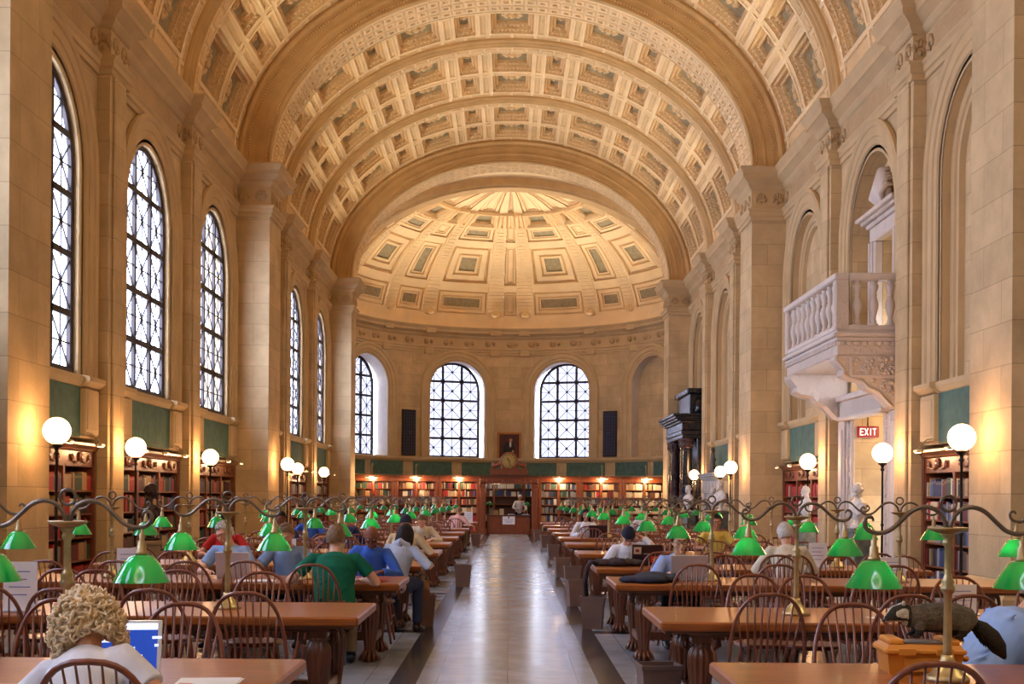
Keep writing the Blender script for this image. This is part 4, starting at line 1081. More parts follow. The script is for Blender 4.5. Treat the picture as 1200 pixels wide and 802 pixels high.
    for a,L,w in((R(-35),.15,.02),(R(165),.22,.014)):
        m.M=Matrix.Translation((0,-.12,.62))@Matrix.Rotation(a,4,'Y'); m.box((-w,-.004,-.03),(w,.004,L),IRON)
    m.build('hands',t)
    # painting
    t=thing('portrait_painting','dark gilt-framed portrait hung on the apse wall behind the clock','painting',(0,65.14,3.35))
    m=MB(); g=mat('gilt_frame',(186,122,62),.45,.4)
    for a,b in(((-.62,-.06,0),(-.52,.05,1.62)),((.52,-.06,0),(.62,.05,1.62)),((-.62,-.06,0),(.62,.05,.1)),((-.62,-.06,1.52),(.62,.05,1.62))): m.bbox(a,b,g,.02)
    m.build('frame',t)
    m=MB(); m.box((-.53,-.02,.09),(.53,.03,1.53),mat('portrait_ground',(74,28,24),.5,0,.35,3)); 
    m.ball((.08,-.03,1.22),(.085,.012,.11),mat('portrait_face',(196,140,104),.6),10,7); m.ball((.08,-.028,1.29),(.09,.012,.07),mat('portrait_hair',(60,40,30),.6),10,6)
    m.ball((-.02,-.027,.7),(.3,.012,.42),mat('portrait_coat',(26,20,22),.6),14,9); m.ball((.06,-.036,.98),(.05,.01,.16),PAPER,8,6); m.ball((.2,-.036,.62),(.06,.01,.06),mat('portrait_face',(196,140,104),.6),8,6)
    m.build('canvas',t)
desk()
# ------------------------------------------------------------------ globe lamps
def make_globe():
    t=thing('globe_lamp','x','lamp',group='globe lamps along the walls')
    m=MB(); m.lathe([(.16,0),(.16,.03),(.12,.06),(.07,.09),(.05,.14),(.03,.2)],IRON,16); m.build('base',t)
    m=MB(); m.lathe([(.026,.18),(.03,.3),(.022,.32),(.02,1.1),(.035,1.13),(.02,1.16),(.018,2.1),(.04,2.13),(.025,2.16),(.03,2.2),(.075,2.23),(.085,2.255),(.05,2.262)],IRON,12); m.build('post',t)
    m=MB(); m.ball((0,0,2.435),.182,GLOBE,24,16); m.build('globe',t)
    return t
gp=make_globe(); first=True
GL=[]
for s in(-1,1):
    for y,x,w in((16.6,6.07,'first pier'),(22.4,6.76,'first pilaster past that pier'),(28.0,6.76,'pilaster before the second pier'),(33.9,6.07,'second pier'),(39.6,6.76,'pilaster past the second pier'),(45.2,6.76,'last pilaster before the apse')):
        lab='tall iron lamp with a glowing globe at the %s, %s wall'%(w,SIDE[s]); GL.append((s*x,y))
        if first: gp.location=(s*x,y,0);gp['label']=lab;first=False
        else: dup(gp,(s*x,y,0),0,lab)

# ------------------------------------------------------------------ remeshed bodies
def remesh(mb,voxel,m,smooth=4,name='tmp'):
    o=mb.build(name); md=o.modifiers.new('r','REMESH');md.mode='VOXEL';md.voxel_size=voxel;md.use_smooth_shade=True
    if smooth: sm=o.modifiers.new('s','SMOOTH');sm.factor=.5;sm.iterations=smooth
    dg=bpy.context.evaluated_depsgraph_get(); me=bpy.data.meshes.new_from_object(o.evaluated_get(dg)); bpy.data.objects.remove(o)
    me.materials.clear(); me.materials.append(m)
    for p in me.polygons:p.material_index=0;p.use_smooth=True
    return me
def join_mesh(me,mb):
    """append a builder's shapes (and materials) to a mesh"""
    v=[tuple(x.co) for x in me.vertices]; f=[tuple(p.vertices) for p in me.polygons]; mats=list(me.materials); mi=[p.material_index for p in me.polygons]; sm=[True]*len(f)
    b=len(v); off=len(mats)
    out=bpy.data.meshes.new('body'); out.from_pydata(v+mb.v,[],f+[tuple(b+k for k in q) for q in mb.f])
    for m in mats+mb.mats: out.materials.append(m)
    out.polygons.foreach_set('material_index',mi+[off+k for k in mb.mi]); out.polygons.foreach_set('use_smooth',sm+mb.sm); out.update(); bpy.data.meshes.remove(me); return out

# ------------------------------------------------------------------ marble and bronze busts on pedestals
def head_shape(mb,c,F,m,s=1.0,beard=False):
    """c: centre of the head; F: 3x3 (right, forward, up)"""
    X,Y,Z=F
    P=lambda x,y,z: c+X*(x*s)+Y*(y*s)+Z*(z*s)
    n,h=20,14; vs=[];fs=[]
    def pt(a,b):
        x,y,z=math.cos(a)*math.cos(b),math.cos(a)*math.sin(b),math.sin(a)
        rx,ry,rz=.077,.096,.116
        k=1-.34*max(0,-z)**1.6; kx=1-.30*max(0,-z)**1.5
        yy=y*ry*(k if y<0 else 1-.10*max(0,-z)); 
        if y>.55 and -.35<z<.35: yy-=.012*(1-abs(z)/.35)*(y-.55)/.45
        if y<0 and z>-.3: yy*=1.06
        return P(x*rx*kx,yy+.004*z,z*rz)
    vs.append(pt(-math.pi/2,0))
    for i in range(1,h):
        for j in range(n): vs.append(pt(-math.pi/2+math.pi*i/h,2*math.pi*j/n))
    vs.append(pt(math.pi/2,0));L=len(vs)-1
    for j in range(n): fs.append((0,1+(j+1)%n,1+j));fs.append((L,L-n+j,L-n+(j+1)%n))
    for i in range(h-2):
        for j in range(n): fs.append((1+i*n+j,1+i*n+(j+1)%n,1+(i+1)*n+(j+1)%n,1+(i+1)*n+j))
    mb.add(vs,fs,m,True)
    mb.tube([P(0,.088,.02),P(0,.10,-.012),P(0,.112,-.034),P(0,.094,-.046)],[.009*s,.012*s,.016*s,.008*s],m,8)      # nose
    mb.tube([P(-.048,.076,.03),P(-.02,.092,.034),P(.02,.092,.034),P(.048,.076,.03)],[.009*s,.012*s,.012*s,.009*s],m,6) # brow
    mb.tube([P(-.024,.086,-.066),P(0,.094,-.064),P(.024,.086,-.066)],[.006*s,.010*s,.006*s],m,6)                      # lips
    mb.ball(P(0,.078,-.098),.02*s,m,8,6)                                                                             # chin
    for q in(-1,1):
        mb.tube([P(q*.072,-.004,.025),P(q*.083,-.012,.014),P(q*.083,-.012,-.008),P(q*.073,-.002,-.032)],[.010*s,.014*s,.011*s,.008*s],m,6) # ear
        mb.ball(P(q*.046,.064,-.022),.021*s,m,8,6)                                                                    # cheek
    if beard: 
        for q in range(9):
            a=R(-70+q*17.5); mb.ball(P(.05*math.sin(a),.055+.03*math.cos(a),-.085-.03*math.cos(a)),.034*s,m,7,5)
ID=(V((1,0,0)),V((0,1,0)),V((0,0,1)))
def bust(loc,rz,label,m,pm,ph,sc,kind,group=None):
    t=thing('portrait_bust',label,'statue',loc,rz,group)
    mb=MB(); F=ID; z=.56
    head_shape(mb,V((0,.03,z+.14)),F,m,1.0,kind=='beard')
    mb.tube([(0,0,z+.06),(0,-.005,z-.03),(0,-.01,z-.1)],[.055,.058,.085],m,12)
    mb.tube([(0,-.01,z-.02),(0,-.01,z-.10),(0,0,z-.2),(0,.02,z-.32),(0,.03,z-.40)],[(.07,.06),(.20,.10),(.235,.125),(.19,.12),(.10,.09)],m,18,ref=(1,0,0))
    rr=random.Random(int(loc[1]*10))
    for k in range(9):      # drapery folds
        x0=-.2+.05*k; mb.tube([(x0*.8,.05,z-.09),(x0*.5+.02,.125,z-.2),(x0*.2+.05,.13,z-.3)],[.02,.026,.02],m,6)
    mb.tube([(.18,.02,z-.07),(.1,.11,z-.13),(-.05,.14,z-.24),(-.16,.08,z-.33)],[.035,.045,.045,.03],m,8)
    for k in range(60):     # hair curls
        a=rr.uniform(0,2*math.pi);b=rr.uniform(-.1,1.45); 
        x,y,zz=.078*math.cos(b)*math.cos(a),.098*math.cos(b)*math.sin(a),.122*math.sin(b)
        if y>.03 and zz<.075: continue
        mb.ball((x,.03+y-.006,z+.14+zz),.022,m,6,4)
    mb.lathe([(.06,.0),(.075,.02),(.05,.06),(.055,.12),(.09,.17)],m,14,(0,.02,0)); mb.bbox((-.11,-.1,-.02),(.11,.13,.025),m,.01)
    for i,p in enumerate(mb.v): mb.v[i]=(p[0]*sc,p[1]*sc,p[2]*sc+ph+.02*sc)
    me=remesh(mb,.011*sc,m,2); link('bust',me,t)
    p=MB(); p.bbox((-.2,-.2,0),(.2,.2,.12),pm,.015); p.bbox((-.16,-.16,.12),(.16,.16,ph-.08),pm,.012); p.bbox((-.19,-.19,ph-.08),(.19,.19,ph),pm,.015); p.build('pedestal',t)
    return t
DARKBRONZE=mat('dark_bronze',(58,42,40),.35,.5,.2,8)
bust((-6.3,21.7,0),R(-60),'dark bronze bust of a man in front of the window-wall bookcases',DARKBRONZE,mat('tan_pedestal',(150,128,104),.5,0,.15,5),.78,1.18,'plain')
bust((6.3,22.25,0),R(100),'white marble bust of a bearded man in front of the EXIT doorway',WHITEMARBLE,GREYMARBLE,1.07,.96,'beard','marble busts')
bust((6.4,26.6,0),R(100),'white marble bust with bare shoulders in front of the red-volume bookcase',WHITEMARBLE,GREYMARBLE,1.08,.93,'plain','marble busts')
bust((6.35,37.0,0),R(110),'white marble bust under the globe lamp past the second pier, balcony wall',WHITEMARBLE,GREYMARBLE,1.2,1.1,'beard','marble busts')
bust((6.4,38.6,0),R(110),'white marble bust at the near end of the stone mantel',WHITEMARBLE,GREYMARBLE,1.08,1.0,'plain','marble busts')
bust((6.35,43.6,0),R(110),'white marble bust at the far end of the stone mantel',WHITEMARBLE,GREYMARBLE,1.1,1.1,'plain','marble busts')
bust((6.3,44.4,0),R(120),'dark bronze bust before the black marble portal',mat('blue_bronze',(60,62,88),.3,.6,.2,8),GREYMARBLE,1.1,1.1,'plain')

# ------------------------------------------------------------------ stone mantel with a statuette, black marble portal
def mantel():
    M=MR(BAYC[7]); t=thing('stone_mantel','pale grey carved stone mantelpiece on the balcony wall','fireplace'); t.matrix_world=M
    m=MB(); m.bbox((-1.5,-.5,0),(-1.0,0,1.75),GREYSTONE,.02); m.bbox((1.0,-.5,0),(1.5,0,1.75),GREYSTONE,.02); m.bbox((-1.5,-.45,1.5),(1.5,0,1.75),GREYSTONE,.02)
    arch_sweep(m,.98,0,.9,[(.0,0),(0,-.46),(.1,-.49),(.2,-.46)],GREYSTONE,16); m.build('surround',t)
    m=MB(); m.bbox((-1.55,-.5,1.75),(1.55,0,2.2),GREYSTONE,.02)
    for k in range(5): m.bbox((-1.4+k*.58,-.53,1.83),(-.95+k*.58,-.5,2.12),STONE_CARVED if 0 else GREYSTONE,.02)
    m.build('frieze',t)
    m=MB()
    for i,(o,z) in enumerate(((.0,2.2),(.05,2.26),(.12,2.32),(.16,2.38))): m.bbox((-1.58-o,-.52-o,z),(1.58+o,0,z+.06),GREYSTONE,.015)
    m.build('mantel_shelf',t)
    m=MB(); m.box((-1.0,-.06,0),(1.0,-.02,1.9),IRON); m.build('firebox',t)
    t=thing('statuette','dark grey draped statuette standing on the stone mantel','statue'); t.matrix_world=M@Matrix.Translation((-.5,-.3,2.44))
    m=MB(); SM=mat('weathered_bronze',(96,88,84),.5,.3,.2,8); m.lathe([(.16,0),(.16,.06),(.13,.08)],SM,14)
    m.tube([(0,0,.06),(0,0,.3),(.01,0,.5),(0,0,.66),(0,0,.74)],[(.13,.11),(.12,.1),(.10,.08),(.13,.08),(.05,.05)],SM,14,ref=(1,0,0)); head_shape(m,V((0,.01,.83)),ID,SM,.75)
    for s in(-1,1): m.tube([(s*.12,0,.68),(s*.18,.02,.54),(s*.12,.1,.47)],[.04,.036,.03],SM,8)
    for k in range(8): a=k*.785; m.tube([(.12*math.cos(a),.1*math.sin(a),.08),(.1*math.cos(a+.3),.08*math.sin(a+.3),.5)],[.025,.02],SM,5)
    link('figure',remesh(m,.012,SM,2),t)
    M=MR(BAYC[8]); t=thing('marble_portal','tall black marble portal with paired columns at the far end of the balcony wall','portal'); t.matrix_world=M
    for s in(-1,1):
        for x in(1.35,1.95):
            m=MB(); c=(s*x,-.72,0); m.lathe([(.26,0),(.26,.3),(.22,.34),(.24,.4),(.2,.46),(.19,.6),(.2,1.6),(.165,3.35),(.19,3.38),(.165,3.42)],VEINMARBLE if x<1.5 else BLACKMARBLE,22,c); 
            o=m.build('column',t)
            m=MB(); m.lathe([(.17,3.42),(.2,3.5),(.2,3.62),(.27,3.75),(.27,3.8)],VEINMARBLE,16,c)
            for k in range(8): a=k*math.pi/4; m.ball((c[0]+.2*math.cos(a),c[1]+.2*math.sin(a),3.6),(.06,.06,.11),VEINMARBLE,6,4)
            m.build('capital',o)
        m=MB(); m.bbox((s*1.1,-.4,0),(s*2.2,-.01,3.8),BLACKMARBLE,.02); m.bbox((s*1.05,-1.0,0),(s*2.25,-.01,.28),BLACKMARBLE,.02); m.build('pier_block',t)
    m=MB()
    for (o,z0,z1) in((0,3.8,3.95),(.04,3.95,4.1),(.02,4.1,4.38),(.10,4.38,4.46),(.2,4.46,4.54),(.28,4.54,4.62),(.34,4.62,4.72)): m.bbox((-2.24-min(o,.06),-.96-o,z0),(2.24+min(o,.06),-.01,z1),BLACKMARBLE,.02)
    m.build('entablature',t)
    m=MB(); m.bbox((-1.7,-.62,4.72),(1.7,-.01,5.5),BLACKMARBLE,.03); m.bbox((-1.8,-.72,5.5),(1.8,-.01,5.7),BLACKMARBLE,.03)
    for s in(-1,1): m.tube([(s*1.75,-.3,4.72),(s*2.0,-.3,4.85),(s*1.95,-.3,5.15),(s*1.75,-.3,5.3)],[.16,.14,.12,.08],BLACKMARBLE,8)
    m.build('attic',t)
    m=MB(); m.box((-1.1,-.25,0),(1.1,-.2,3.8),IRON); m.build('door_leaf',t)
mantel()

# ------------------------------------------------------------------ balcony, doorway, niche
def balcony():
    M=MR(BAYC[4]); root=thing('balcony','carved pale stone balcony on consoles above the EXIT doorway','balcony'); root.matrix_world=M
    hw,D=2.12,1.27; zs,zt=4.55,5.82
    m=MB()
    for (o,z0,z1) in((0,zs,zs+.08),(.05,zs+.08,zs+.16),(-.02,zs+.16,zs+.22)): m.bbox((-hw-o,-D-o,z0),(hw+o,.0,z1),PALE_PLAIN,.02)
    m.bbox((-hw+.03,-D+.03,4.28),(hw-.03,0,4.55),PALE,.02)
    for k in range(26): x=-hw+.1+k*(2*hw-.2)/25; m.bbox((x-.04,-D-.02,4.47),(x+.04,-D+.05,4.54),PALE_PLAIN,.008)
    for s in(-1,1):
        for k in range(9): y=-D+.1+k*.14; m.bbox((s*hw-.05 if s>0 else s*hw-.02,y-.04,4.47),(s*hw+.02 if s>0 else s*hw+.05,y+.04,4.54),PALE_PLAIN,.008)
    m.build('slab',root)
    m=MB(); m.bbox((-hw-.04,-D-.04,zt-.13),(hw+.04,-D+.24,zt),PALE_PLAIN,.025)
    for s in(-1,1): m.bbox((s*(hw+.04),-D+.24,zt-.13),(s*(hw-.24),0,zt),PALE_PLAIN,.025)
    m.build('rail',root)
    m=MB(); m.bbox((-hw,-D,zs+.2),(hw,-D+.22,zs+.3),PALE_PLAIN,.02)
    for s in(-1,1): m.bbox((s*hw,-D+.22,zs+.2),(s*(hw-.22),0,zs+.3),PALE_PLAIN,.02)
    m.build('plinth',root)
    for s in(-1,1):
        m=MB(); m.bbox((s*(hw+.008),-D-.008,zs+.21),(s*(hw-.24),-D+.24,zt-.12),PALE,.015); m.bbox((s*(hw-.03),-D-.02,zs+.36),(s*(hw-.21),-D+.01,zt-.2),PALE,.01); m.build('corner_post',root)
    bal=MB(); bal.lathe([(.085,0),(.085,.05),(.05,.075),(.06,.1),(.04,.14),(.045,.2),(.085,.34),(.092,.42),(.07,.5),(.045,.56),(.06,.58),(.06,.61),(.045,.63),(.085,.74),(.088,.78),(.05,.82),(.08,.86),(.08,.90)],PALE_PLAIN,14)
    me=None
    def put(x,y):
        nonlocal me
        if me is None: o=bal.build('baluster',root);me=o.data
        else: o=link('baluster',me,root)
        o.location=(x,y,zs+.28)
    n=9
    for k in range(n): put(-hw+.24+.17+k*(2*hw-.48-.34)/(n-1),-D+.11)
    for s in(-1,1):
        for k in range(3): put(s*(hw-.11),-D+.42+k*.31)
    # carved consoles
    for s in(-1,1):
        c=MB(); x0,x1=(s*hw*.985),(s*(hw-.5))
        pr=[(-D+.02,4.28),(-D+.0,4.2),(-D+.08,4.1),(-D+.16,4.02),(-D+.14,3.92),(-D+.24,3.86),(-D+.5,3.80),(-D+.56,3.74),(-D+.6,3.68),(-D+.8,3.6),(-D+.95,3.44),(-D+1.05,3.34),(-.1,3.3),(0,3.3),(0,4.28)]
        k=len(pr); vs=[(x0,y,z) for y,z in pr]+[(x1,y,z) for y,z in pr]; fs=[tuple(range(k)),tuple(range(2*k-1,k-1,-1))]+[(i,i+k,(i+1)%k+k,(i+1)%k) for i in range(k)]
        c.add(vs,fs,PALE); xs=s*hw
        # raised border scrolls on the outer cheek
        for xx in(xs*.99,):
            c.tube([(xx,y,z) for y,z in pr[:-3]],.035,PALE_PLAIN,6)
            c.bbox((xx-.02,-D+.28,3.86),(xx+.02,-.02,3.92),PALE_PLAIN,.01); c.bbox((xx-.02,-D+.26,3.9),(xx+.02,-D+.32,4.26),PALE_PLAIN,.01)
            rr=random.Random(3)
            for q in range(46):
                y=rr.uniform(-D+.36,-.08);z=rr.uniform(3.94,4.24); c.ball((xx,y,z),(.03,rr.uniform(.025,.06),rr.uniform(.025,.05)),PALE,6,4)
            for q in range(26):
                y=rr.uniform(-D+.7,-.08);z=rr.uniform(3.5,3.84)
                if z<3.86-.6*max(0,y+D-.55): continue
                c.ball((xx,y,z),(.03,rr.uniform(.025,.06),rr.uniform(.025,.05)),PALE,6,4)
        c.build('console',root)
    # doorway below
    m=MB(); m.M=M
    for s in(-1,1):
        m.bbox((s*1.1,-.05,0),(s*1.55,0.02,3.30),PALE,.02); m.bbox((s*1.12,-.08,.1),(s*1.2,-.03,3.3),PALE_PLAIN,.02);m.bbox((s*1.42,-.08,.1),(s*1.5,-.03,3.3),PALE_PLAIN,.02)
        m.bbox((s*1.6,-.10,0),(s*2.1,0.02,3.3),PALE,.02); m.bbox((s*1.72,-.13,.3),(s*1.98,-.08,3.1),PALE_PLAIN,.02)
        rr=random.Random(5)
        for q in range(60): m.ball((s*rr.uniform(1.24,1.38),-.05,rr.uniform(.3,3.25)),(.03,.03,.045),PALE,6,4)
    m.bbox((-1.55,-.22,3.28),(1.55,.02,3.75),PALE,.02); m.bbox((-1.55,-.28,3.28),(1.55,-.2,3.36),PALE_PLAIN,.02); m.bbox((-1.62,-.3,3.68),(1.62,0,3.8),PALE_PLAIN,.02); m.bbox((-1.1,-.02,3.36),(1.1,.3,3.46),PALE_PLAIN)
    o=m.build('door_1'); struct(o,'carved pale stone doorway under the balcony','doorway')
    # upper door frame with pediment, shell finial
    m=MB(); m.M=M
    for s in(-1,1): m.bbox((s*.62,.24,4.75),(s*.98,.44,7.0),PALE_PLAIN,.03); m.bbox((s*.7,.20,4.75),(s*.78,.26,7.0),PALE_PLAIN,.015); m.bbox((s*.88,.20,4.75),(s*.96,.26,7.0),PALE_PLAIN,.015)
    m.bbox((-.98,.24,7.0),(.98,.44,7.3),PALE_PLAIN,.02)
    for i,(o_,z) in enumerate(((.06,7.3),(.14,7.38),(.24,7.46))): m.bbox((-1.0-o_,.24-o_,z),(1.0+o_,.44,z+.09),PALE_PLAIN,.02)
    for k in range(20): x=-1.05+k*2.1/19; m.bbox((x-.03,.08,7.38),(x+.03,.18,7.45),PALE_PLAIN,.01)
    o=m.build('door_2'); struct(o,'stone door frame with a cornice in the niche above the balcony','doorway')
    m=MB(); m.M=M
    for k in range(11):
        a=R(-75+15*k); m.tube([(.08*math.sin(a),.22,7.55),(.30*math.sin(a),.08,7.75+.25*math.cos(a)*.6),(.36*math.sin(a),.18,7.8+.52*math.cos(a)),(.30*math.sin(a),.32,7.8+.56*math.cos(a))],[.04,.07,.06,.03],PALE_PLAIN,7)
    m.ball((0,.24,7.85),(.28,.14,.34),PALE_PLAIN,12,8)
    o=m.build('trim_shell'); struct(o,'stone scallop shell above the niche door','carving')
    # EXIT sign
    t=thing('exit_sign','small red sign with pale letters EXIT hung in the balcony doorway','sign'); t.matrix_world=M@Matrix.Translation((-.98,.235,3.02))@Matrix.Rotation(R(90),4,'Z')
    # local: x -> depth of the passage, y -> along the wall ; face looks towards the camera (local -y after the turn)
    RED=mat('exit_red',(120,18,20),.4,emit=(150,14,14),estr=.35); WH=mat('exit_white',(250,235,230),.4,emit=(255,225,215),estr=1.1)
    m=MB(); m.bbox((-.23,-.03,-.12),(.23,.03,.12),RED,.01); m.tube([(0,0,.12),(0,0,.42)],.012,IRON,6); m.build('case',t)
    def glyph(segs,x0):
        g=MB()
        for (ax,az,bx,bz) in segs:
            p=V((x0+ax*.062,0,-.065+az*.13));q=V((x0+bx*.062,0,-.065+bz*.13));d=(q-p).normalized();nx=V((-d.z,0,d.x))*.010;p=p-d*.008;q=q+d*.008
            for yy in(-.036,):
                g.add([p+nx+V((0,yy,0)),p-nx+V((0,yy,0)),q-nx+V((0,yy,0)),q+nx+V((0,yy,0))],[(0,1,2,3)],WH)
        g.build('letter',t)
    # letters run so that they read from the camera
    E=[(0,0,0,1),(0,1,1,1),(0,.5,.8,.5),(0,0,1,0)];X=[(0,0,1,1),(0,1,1,0)];I=[(.5,0,.5,1)];T=[(.5,0,.5,1),(0,1,1,1)]
    for gl,x0 in((E,-.165),(X,-.07),(I,.02),(T,.10)): glyph(gl,x0)
    return t
exit_t=balcony()

# ------------------------------------------------------------------ waste bins
BIN=mat('brown_bin',(118,90,78),.5,0,.1,6)
def make_bin():
    t=thing('waste_bin','x','waste bin',group='brown waste bins at the table ends')
    m=MB(); n=4
    def rng(w,d,z): return [(-w,-d,z),(w,-d,z),(w,d,z),(-w,d,z)]
    L=[rng(.115,.095,0),rng(.145,.12,.36),rng(.155,.13,.36),rng(.155,.13,.39),rng(.138,.113,.39),rng(.112,.09,.03)]
    vs=[p for r in L for p in r];fs=[(3,2,1,0)]
    for i in range(5):
        for j in range(4): fs.append((i*4+j,i*4+(j+1)%4,i*4+4+(j+1)%4,i*4+4+j))
    fs.append((20,21,22,23)); m.add(vs,fs,BIN); m.build('bucket',t)
    return t
bp=make_bin();first=True
for s,lst in((1,[(1.10,9.0),(1.03,15.05),(1.0,18.1),(1.12,21.6),(1.07,24.6),(1.13,31.2),(1.15,38.7),(1.07,45.2)]),(-1,[(-1.04,15.2),(-.80,21.8),(-1.05,39.8)])):
    for i,(x,y) in enumerate(lst):
        lab='brown plastic waste bin, %s along the %s side of the aisle'%(ordw(i),SIDE[s])
        if first: bp.location=(x,y,0);bp.rotation_euler.z=.12;bp['label']=lab;first=False
        else: dup(bp,(x,y,0),rnd.uniform(-.2,.2),lab)

# ------------------------------------------------------------------ things on the tables
def placard(x,y,label,w=.22,h=.29,rz=0):
    t=thing('sign_holder',label,'sign',(x,y,TZ),rz,'white notices on the tables')
    m=MB(); m.bbox((-w/2-.01,-.05,0),(w/2+.01,.05,.012),mat('clear_acrylic',(200,205,215),.15),.004); m.build('foot',t)
    m=MB(); m.box((-w/2,-.004,.012),(w/2,.004,h+.012),PAPER); m.build('sheet',t)
    m=MB()
    for k in range(4): z=h*.82-k*h*.16; m.box((-w*.33,-.0055,z),(w*(.3-.1*(k%2)),-.004,z+h*.022),INK)
    m.build('print',t)
placard(-3.45,8.75,'white notice in a stand on the second window-side table, at the picture edge',.24,.34)
placard(-3.75,12.2,'white notice standing on the third window-side table')
placard(-2.72,15.2,'white notice standing on the fourth window-side table')
placard(3.75,15.0,'white notice with blue lines behind the beige-shirted reader')
placard(3.88,12.5,'white notice under the pale bust on the third balcony-side table',.27,.24)
placard(3.3,9.0,'creased white notice behind the badger on the second balcony-side table',.22,.21,.1)
placard(-1.25,38.5,'white notice beside the red volumes near the desk opening',.26,.34)
def papers(x,y,label,w=.3,d=.21,n=3,rz=0,m_=PAPER):
    o=MB(); rr=random.Random(int(x*100+y*7))
    for k in range(n):
        o.M=Matrix.Translation((rr.uniform(-.03,.03),rr.uniform(-.02,.02),k*.003))@Matrix.Rotation(rr.uniform(-.15,.15),4,'Z'); o.box((-w/2,-d/2,0),(w/2,d/2,.002),m_)
    q=o.build('paper_sheets');q.location=(x,y,TZ);q.rotation_euler.z=rz;tag(q,label,'papers')
papers(-1.33,5.5,'loose white sheets beside the curly-haired reader',.27,.3,2,.1)
papers(-2.3,5.3,'white sheets on the first table at the window-side edge of the picture',.3,.22,2)
papers(-2.45,11.95,'spread white papers in front of the reader hidden by a lamp shade',.36,.25,4,.1)
papers(-1.75,15.5,'white papers on the fourth window-side table',.3,.2,3)
papers(-1.75,22.2,'white papers near the aisle on the sixth window-side table',.3,.2,3)
papers(2.7,8.7,'white papers on the second balcony-side table',.3,.22,2,.2)
papers(-2.0,25.2,'white papers on the seventh window-side table',.3,.2,3)
def laptop(x,y,rz,label,lid,screen=None,w=.36,open_=105,deck=None,stickers=False):
    """screen faces local -y when rz = 0"""
    t=thing('laptop',label,'laptop',(x,y,TZ),rz); d=.25; deck=deck or lid
    m=MB(); m.bbox((-w/2,-d,0),(w/2,0,.022),deck,.006); m.box((-w/2+.02,-d*.5,.022),(w/2-.02,-.03,.0235),mat('keys',(40,40,46),.6)); m.box((-.05,-d+.03,.022),(.05,-d*.6,.0232),mat('touchpad',(150,150,155),.4)); m.build('keyboard_deck',t)
    m=MB(); m.M=Matrix.Translation((0,0,.02))@Matrix.Rotation(R(-(open_-90)),4,'X')
    m.bbox((-w/2,-.006,0),(w/2,.008,.25),lid,.006); s=m.build('lid',t)
    b=MB(); b.M=m.M; b.box((-w/2+.018,-.0075,.02),(w/2-.018,-.006,.235),screen or mat('screen_dim',(150,170,210),.3,emit=(150,175,230),estr=.6)); b.build('screen',s)
    if screen is SCREEN_BLUE:
        c=MB(); c.M=m.M; rr=random.Random(2); wl=mat('screen_white',(230,240,255),.3,emit=(225,235,255),estr=.8)
        c.box((-w/2+.018,-.009,.205),(w/2-.018,-.0078,.235),wl)
        for k in range(12): q=rr.uniform(-.14,.12);z=rr.uniform(.04,.17); c.box((q,-.009,z),(q+rr.uniform(.01,.05),-.0078,z+.012),wl)
        c.build('screen_image',s)
    if stickers:
        c=MB(); c.M=m.M; c.box((-w*.42,.008,.02),(-w*.12,.0095,.105),mat('orange_sticker',(210,60,30),.5)); st=mat('sticker_star',(240,190,120),.5)
        for a in(0,60,120): c2=c.M; c.M=m.M@Matrix.Translation((-w*.27,.0098,.062))@Matrix.Rotation(R(a),4,'Y'); c.box((-.03,0,-.007),(.03,.0006,.007),st); c.M=c2
        c.box((w*.2,.008,.13),(w*.45,.0095,.22),mat('beige_sticker',(216,190,160),.5)); c.ball((w*.325,.0095,.175),(.026,.002,.02),mat('sticker_red',(150,40,40),.5),8,5)
        c.box((-w*.12,.008,.128),(w*.12,.009,.14),mat('lid_badge',(190,186,190),.4,.5)); c.build('sticker',s)
    else:
        if lid is SILVER: c=MB(); c.M=m.M; c.ball((0,.0085,.13),(.016,.001,.018),mat('lid_emblem',(245,245,248),.3),10,6); c.build('lid_mark',s)
    return t
SILVER=mat('silver_lid',(196,190,192),.4,.3); DARKLID=mat('dark_lid',(52,30,34),.35); BLACKLID=mat('black_lid',(40,36,44),.35); WHITELID=mat('white_lid',(226,228,232),.4)
SCREEN_BLUE=mat('screen_blue',(30,60,150),.3,emit=(30,70,170),estr=.7)
laptop(-1.72,5.58,R(8),'white laptop with a blue screen in front of the curly-haired reader',WHITELID,SCREEN_BLUE,.30)
laptop(-2.76,12.42,R(180),'silver laptop with its lid to us before the grey-haired reader',SILVER,None,.34)
laptop(1.82,12.5,R(180),'silver laptop with its lid to us before the man in glasses',SILVER,None,.37)
laptop(1.70,15.2,R(180),'dark laptop with an orange sticker on its lid',DARKLID,None,.37,stickers=True)
laptop(1.83,25.35,R(180),'dark maroon laptop before the far woman in white',DARKLID,None,.38)
def cloth_heap(path,rad,label,name,m_,folds,cat='jacket',seed=1,voxel=.014,hang=None):
    mb=MB(); rr=random.Random(seed)
    for p,r in zip(path,rad): mb.ball(p,r,m_,12,8)
    for k in range(folds):
        p=rr.choice(path); r=rad[path.index(p)]; a=rr.uniform(0,6.28)
        x0=p[0]+rr.uniform(-.8,.8)*r[0];y0=p[1]+rr.uniform(-.6,.6)*r[1]; l=rr.uniform(.05,.16)
        mb.tube([(x0-l*math.cos(a),y0-l*.5*math.sin(a),p[2]+r[2]*.45),(x0,y0,p[2]+r[2]*.82),(x0+l*math.cos(a),y0+l*.5*math.sin(a),p[2]+r[2]*.45)],[.012,.02,.012],m_,6)
    if hang:
        for h in hang: mb.tube(h[0],h[1],m_,8)
    me=remesh(mb,voxel,m_,2); o=link(name,me); tag(o,label,cat); return o
NAVY=mat('navy_cloth',(34,38,58),.9,0,.25,14,.3,40); DK=mat('dark_brown_cloth',(52,34,36),.9,0,.25,14,.3,40)
